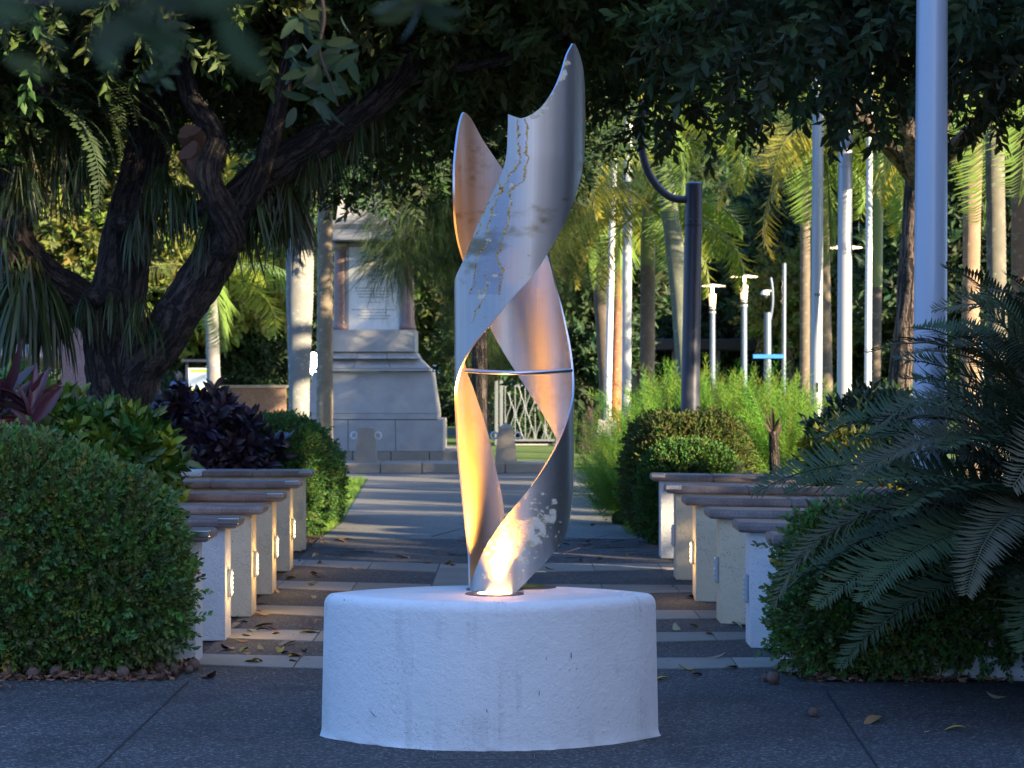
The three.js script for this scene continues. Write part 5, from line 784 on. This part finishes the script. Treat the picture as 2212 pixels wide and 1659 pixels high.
{ // leaves close to the lens, top left
  const o = thing('overhanging_branch', 'blurred leafy branch close to the camera across the top left', 'branch', P(330, -10, 1.2)), c = o.position.clone(), ms = [[0.03, 0.06, 0.024], [0.036, 0.07, 0.026], [0.04, 0.062, 0.036], [0.04, 0.06, 0.016]].map(k => leafMat(...k, 0.3, 0.9));
  part('twig', tube([[-40, -10], [150, 5], [330, -10], [480, 10], [620, -40]].map(([x, y], i) => P(x, y, [1.3, 1.25, 1.2, 1.3, 1.45][i]).sub(c)), t => 0.0025, 6, 20), M.twig, o);
  for (const [px, py, d, L, a] of [[12, 70, 2.7, 0.06, -0.5], [10, 125, 2.8, 0.055, 1.9], [60, 20, 2.4, 0.06, 2.6], [120, 8, 2.2, 0.07, 1.2], [190, 12, 2.1, 0.07, -1.0], [250, 22, 2.1, 0.07, 2.2], [300, 8, 2.0, 0.07, 0.5], [220, 40, 2.3, 0.06, 3.0], [340, 14, 2.2, 0.07, -2.2], [390, 2, 2.1, 0.05, 1.6], [430, 16, 2.1, 0.07, -1.4], [475, 30, 2.2, 0.07, 2.6], [510, 6, 2.3, 0.07, 0.8], [360, 40, 2.5, 0.05, 3.1], [80, 45, 2.4, 0.06, -1.2]])
    part('leaf', orient(leaf(L * 0.5, L * 0.2, 5, 0.25, 0.25), P(px, py, d * 0.48).sub(c), V3(Math.sin(a), Math.cos(a), 0.25), rr(-0.6, 0.6)), ms[(px + py) % 4], o);
  const o2 = thing('leafy_twig', 'leafy twig hanging in front of the tree, left of the sculpture', 'branch', P(690, 60, 6)), c2 = o2.position.clone();
  part('twig', tube([[690, -40], [700, 40], [690, 110], [715, 180], [730, 230]].map(([x, y]) => P(x, y, 6).sub(c2)), t => 0.006 - 0.003 * t, 6, 20), M.twig, o2);
  for (let i = 0; i < 46; i++) { const py = rr(20, 235), px = 690 + gauss() * (py < 120 ? 90 : 45), a = rr(-3.1, 3.1); part('leaf', orient(leaf(rr(0.05, 0.085), 0.026, 4, 0.25, 0.2), P(px, py, 6 + gauss() * 0.15).sub(c2), V3(Math.sin(a), Math.cos(a) - 0.5, 0.3), rr(-1, 1)), ms[i % 4], o2); }
  const o3 = thing('leafy_twig', 'rosette of broad leaves hanging at the top edge above the long branch', 'branch', P(905, 10, 2.2)), c3 = o3.position.clone();
  part('twig', tube([P(930, -60, 2.2).sub(c3), P(905, 10, 2.2).sub(c3), P(900, 25, 2.2).sub(c3)], () => 0.0025, 6, 8), M.twig, o3);
  for (let i = 0; i < 9; i++) { const a = i * 2.4; part('leaf', orient(leaf(0.042, 0.016, 4, 0.25, 0.2), P(903, 8, 2.2).sub(c3), V3(Math.sin(a), Math.cos(a) * 0.7 - 0.2, 0.3), rr(-0.6, 0.6)), ms[i % 4], o3); }
  const o4 = thing('leafy_twig', 'pale green seed tassel hanging before the dark limb at the upper left', 'branch', P(360, 90, 3.6)), c4 = o4.position.clone();
  part('twig', tube([P(370, -40, 3.6).sub(c4), P(365, 80, 3.6).sub(c4), P(345, 170, 3.6).sub(c4)], () => 0.003, 5, 10), M.twig, o4);
  for (let i = 0; i < 60; i++) { const t = rnd(), a = rr(-3, 3); part('leaf', orient(leaf(0.022, 0.012, 2, 0.25, 0.2), P(368 - 24 * t + gauss() * 16, 60 + 120 * t, 3.6 + gauss() * 0.02).sub(c4), V3(Math.sin(a), Math.cos(a), 0.3), rr(-1, 1)), ms[1 + i % 2], o4); }
}
// ---------------------------------------------------------------- fallen leaves, nuts, litter
{
  const lv = [leaf(0.12, 0.045, 5, 0.5, 0.25), leaf(0.1, 0.05, 5, -0.4, -0.3), leaf(0.15, 0.045, 5, 0.7, 0.15), leaf(0.085, 0.045, 5, 0.9, 0.4)], cs = [[0.28, 0.16, 0.06], [0.36, 0.25, 0.1], [0.2, 0.09, 0.05], [0.34, 0.3, 0.16], [0.4, 0.26, 0.04], [0.15, 0.08, 0.06], [0.3, 0.2, 0.12]].map(c => std({ color: col(...c), roughness: 0.7, side: THREE.DoubleSide }));
  const drop = (px, py, label, group, k, c, s = 1) => { const p = G(px, py), m = solo('fallen_leaf', lv[k % 4], cs[c % 7], label, 'fallen leaf', group); m.position.copy(p).setY(0.012); m.rotation.set(-Math.PI / 2 + gauss() * 0.15, 0, rr(0, 6.28), 'YXZ'); m.rotation.y = rr(0, 6.28); m.scale.setScalar(s); };
  const gl = 'dry fallen leaves left of the plinth', gr = 'dry fallen leaves right of the plinth', gf = 'dry fallen leaves behind the plinth';
  for (let i = 0; i < 46; i++) drop(rr(505, 690), 1195 + 240 * Math.pow(rnd(), 0.6), 'dry brown fallen leaf in the aisle left of the plinth', gl, i, i * 3 + (i >> 2), rr(0.75, 1.25));
  for (let i = 0; i < 20; i++) drop(rr(690, 1330), rr(1165, 1245), 'dry brown fallen leaf on the paving behind the plinth', gf, i, i * 5 + 1, rr(0.8, 1.2));
  for (let i = 0; i < 16; i++) drop(rr(1430, 1600), rr(1250, 1470), 'dry brown fallen leaf in the aisle right of the plinth', gr, i, i * 2 + 1, rr(0.7, 1.1));
  for (const [x, y, l, k, c, s] of [[1907, 1556, 'long orange brown fallen leaf on dark asphalt below the cycad', 2, 0, 1.25], [2087, 1578, 'small orange fallen leaf on asphalt at the right edge', 0, 4, 0.8], [2172, 1510, 'pale fallen leaf on asphalt beneath the cycad fronds', 1, 3, 1], [8, 1489, 'orange brown fallen leaf at the left frame edge by the bed', 0, 0, 1.1], [435, 1462, 'large rust brown fallen leaf at the corner of the left bed', 1, 2, 1.4], [495, 1375, 'pale green yellow leaf propped against the second left wall', 2, 3, 1.3], [607, 1406, 'bright yellow curled leaf on the paving strip left of the plinth', 3, 4, 1.1], [1287, 1136, 'small red leaf on the path near the right lawn', 3, 2, 1]]) drop(x, y, l, undefined, k, c, s);
  const nut = (px, py, r, label, group) => { const p = G(px, py), g = new THREE.SphereGeometry(r, 16, 12), q = g.attributes.position; for (let i = 0; i < q.count; i++) { const f = 1 + 0.05 * Math.sin(q.getX(i) * 200 + q.getY(i) * 150) + 0.15 * Math.max(0, q.getY(i) / r - 0.7); q.setXYZ(i, q.getX(i) * f, q.getY(i) * f, q.getZ(i) * f); } g.computeVertexNormals(); const o = thing('seed_nut', label, 'nut', p.setY(r * 0.95), 0, group); part('shell', g, std({ color: col(0.16, 0.1, 0.075), roughness: 0.7, bumpMap: T.asphaltB, bumpScale: 0.004 }), o); part('stalk_scar', new THREE.CylinderGeometry(r * 0.2, r * 0.28, r * 0.14, 8).translate(0, r * 1.12, 0), M.twig, o); };
  nut(1757, 1549, 0.023, 'round brown nut lying alone on the asphalt right of the plinth');
  for (const [x, y] of [[20, 1462], [70, 1466], [120, 1464], [212, 1461], [265, 1466], [310, 1463], [345, 1455], [376, 1458], [408, 1455], [418, 1449], [1670, 1478], [1655, 1473]]) nut(x, y, rr(0.02, 0.034), x > 1000 ? 'round nut in the litter at the corner of the right bed' : 'round brown nut in the litter below the big front hedge', x > 1000 ? 'nuts at the right bed' : 'nuts below the front hedge');
  const chip = leaf(0.05, 0.022, 2, 0.4, 0.2), cm = std({ color: col(0.16, 0.095, 0.06), roughness: 0.9, side: THREE.DoubleSide });
  const litter = new THREE.Group(); litter.name = 'leaf_litter'; meta(litter, 'brown leaf litter and chips strewn over beds and aisle edges', 'litter', null, 'stuff'); scene.add(litter);
  scatter('litter', litter, chip, cm, 5200, i => { const s = i % 2 ? -1 : 1, z = rnd() < 0.65 ? -12.3 - 0.7 * rnd() : -12.3 - 11 * rnd(); return [V3(s < 0 ? rr(-4.2, -1.74) : rr(1.5, 4), 0.004 + 0.02 * rnd(), z), V3(gauss(), 0.35 * gauss(), gauss()), rr(0.5, 1.3)]; }, () => { const k = rr(0.3, 1.7); return rnd() < 0.12 ? [2.2, 1.9, 1.6] : [k, k * rr(0.8, 1), k * rr(0.7, 1.1)]; });
  scatter('litter', litter, leaf(0.016, 0.008, 1, 0.6, 0), cm, 1500, i => { const q = i % 5; const p = q < 2 ? V3(rr(-1.7, -0.5), 0.005, -rr(12.2, 21)) : q < 4 ? V3(rr(0.3, 1.4), 0.005, -rr(12.2, 22)) : V3(rr(-2.6, 2.6), 0.003, -rr(9.6, 12.3)); return [p, V3(gauss(), 0.3 * gauss(), gauss()), rr(0.5, 1.6)]; }, () => rnd() < 0.25 ? [4, 3.8, 3.4] : [rr(0.4, 2), rr(0.4, 1.6), rr(0.4, 1.3)]);
  scatter('litter', litter, cyl(0.0015, 0.003, 0.3, 5), M.twig, 60, () => [V3(rr(-1.7, 1.3), 0.006, -rr(20.5, 23.5)), V3(gauss(), 0.02, gauss() * 0.4), rr(0.4, 1.3)]);
}
scene.traverse(o => { if (o.isMesh) { o.castShadow = true; o.receiveShadow = true; } });
renderer.render(scene, camera);
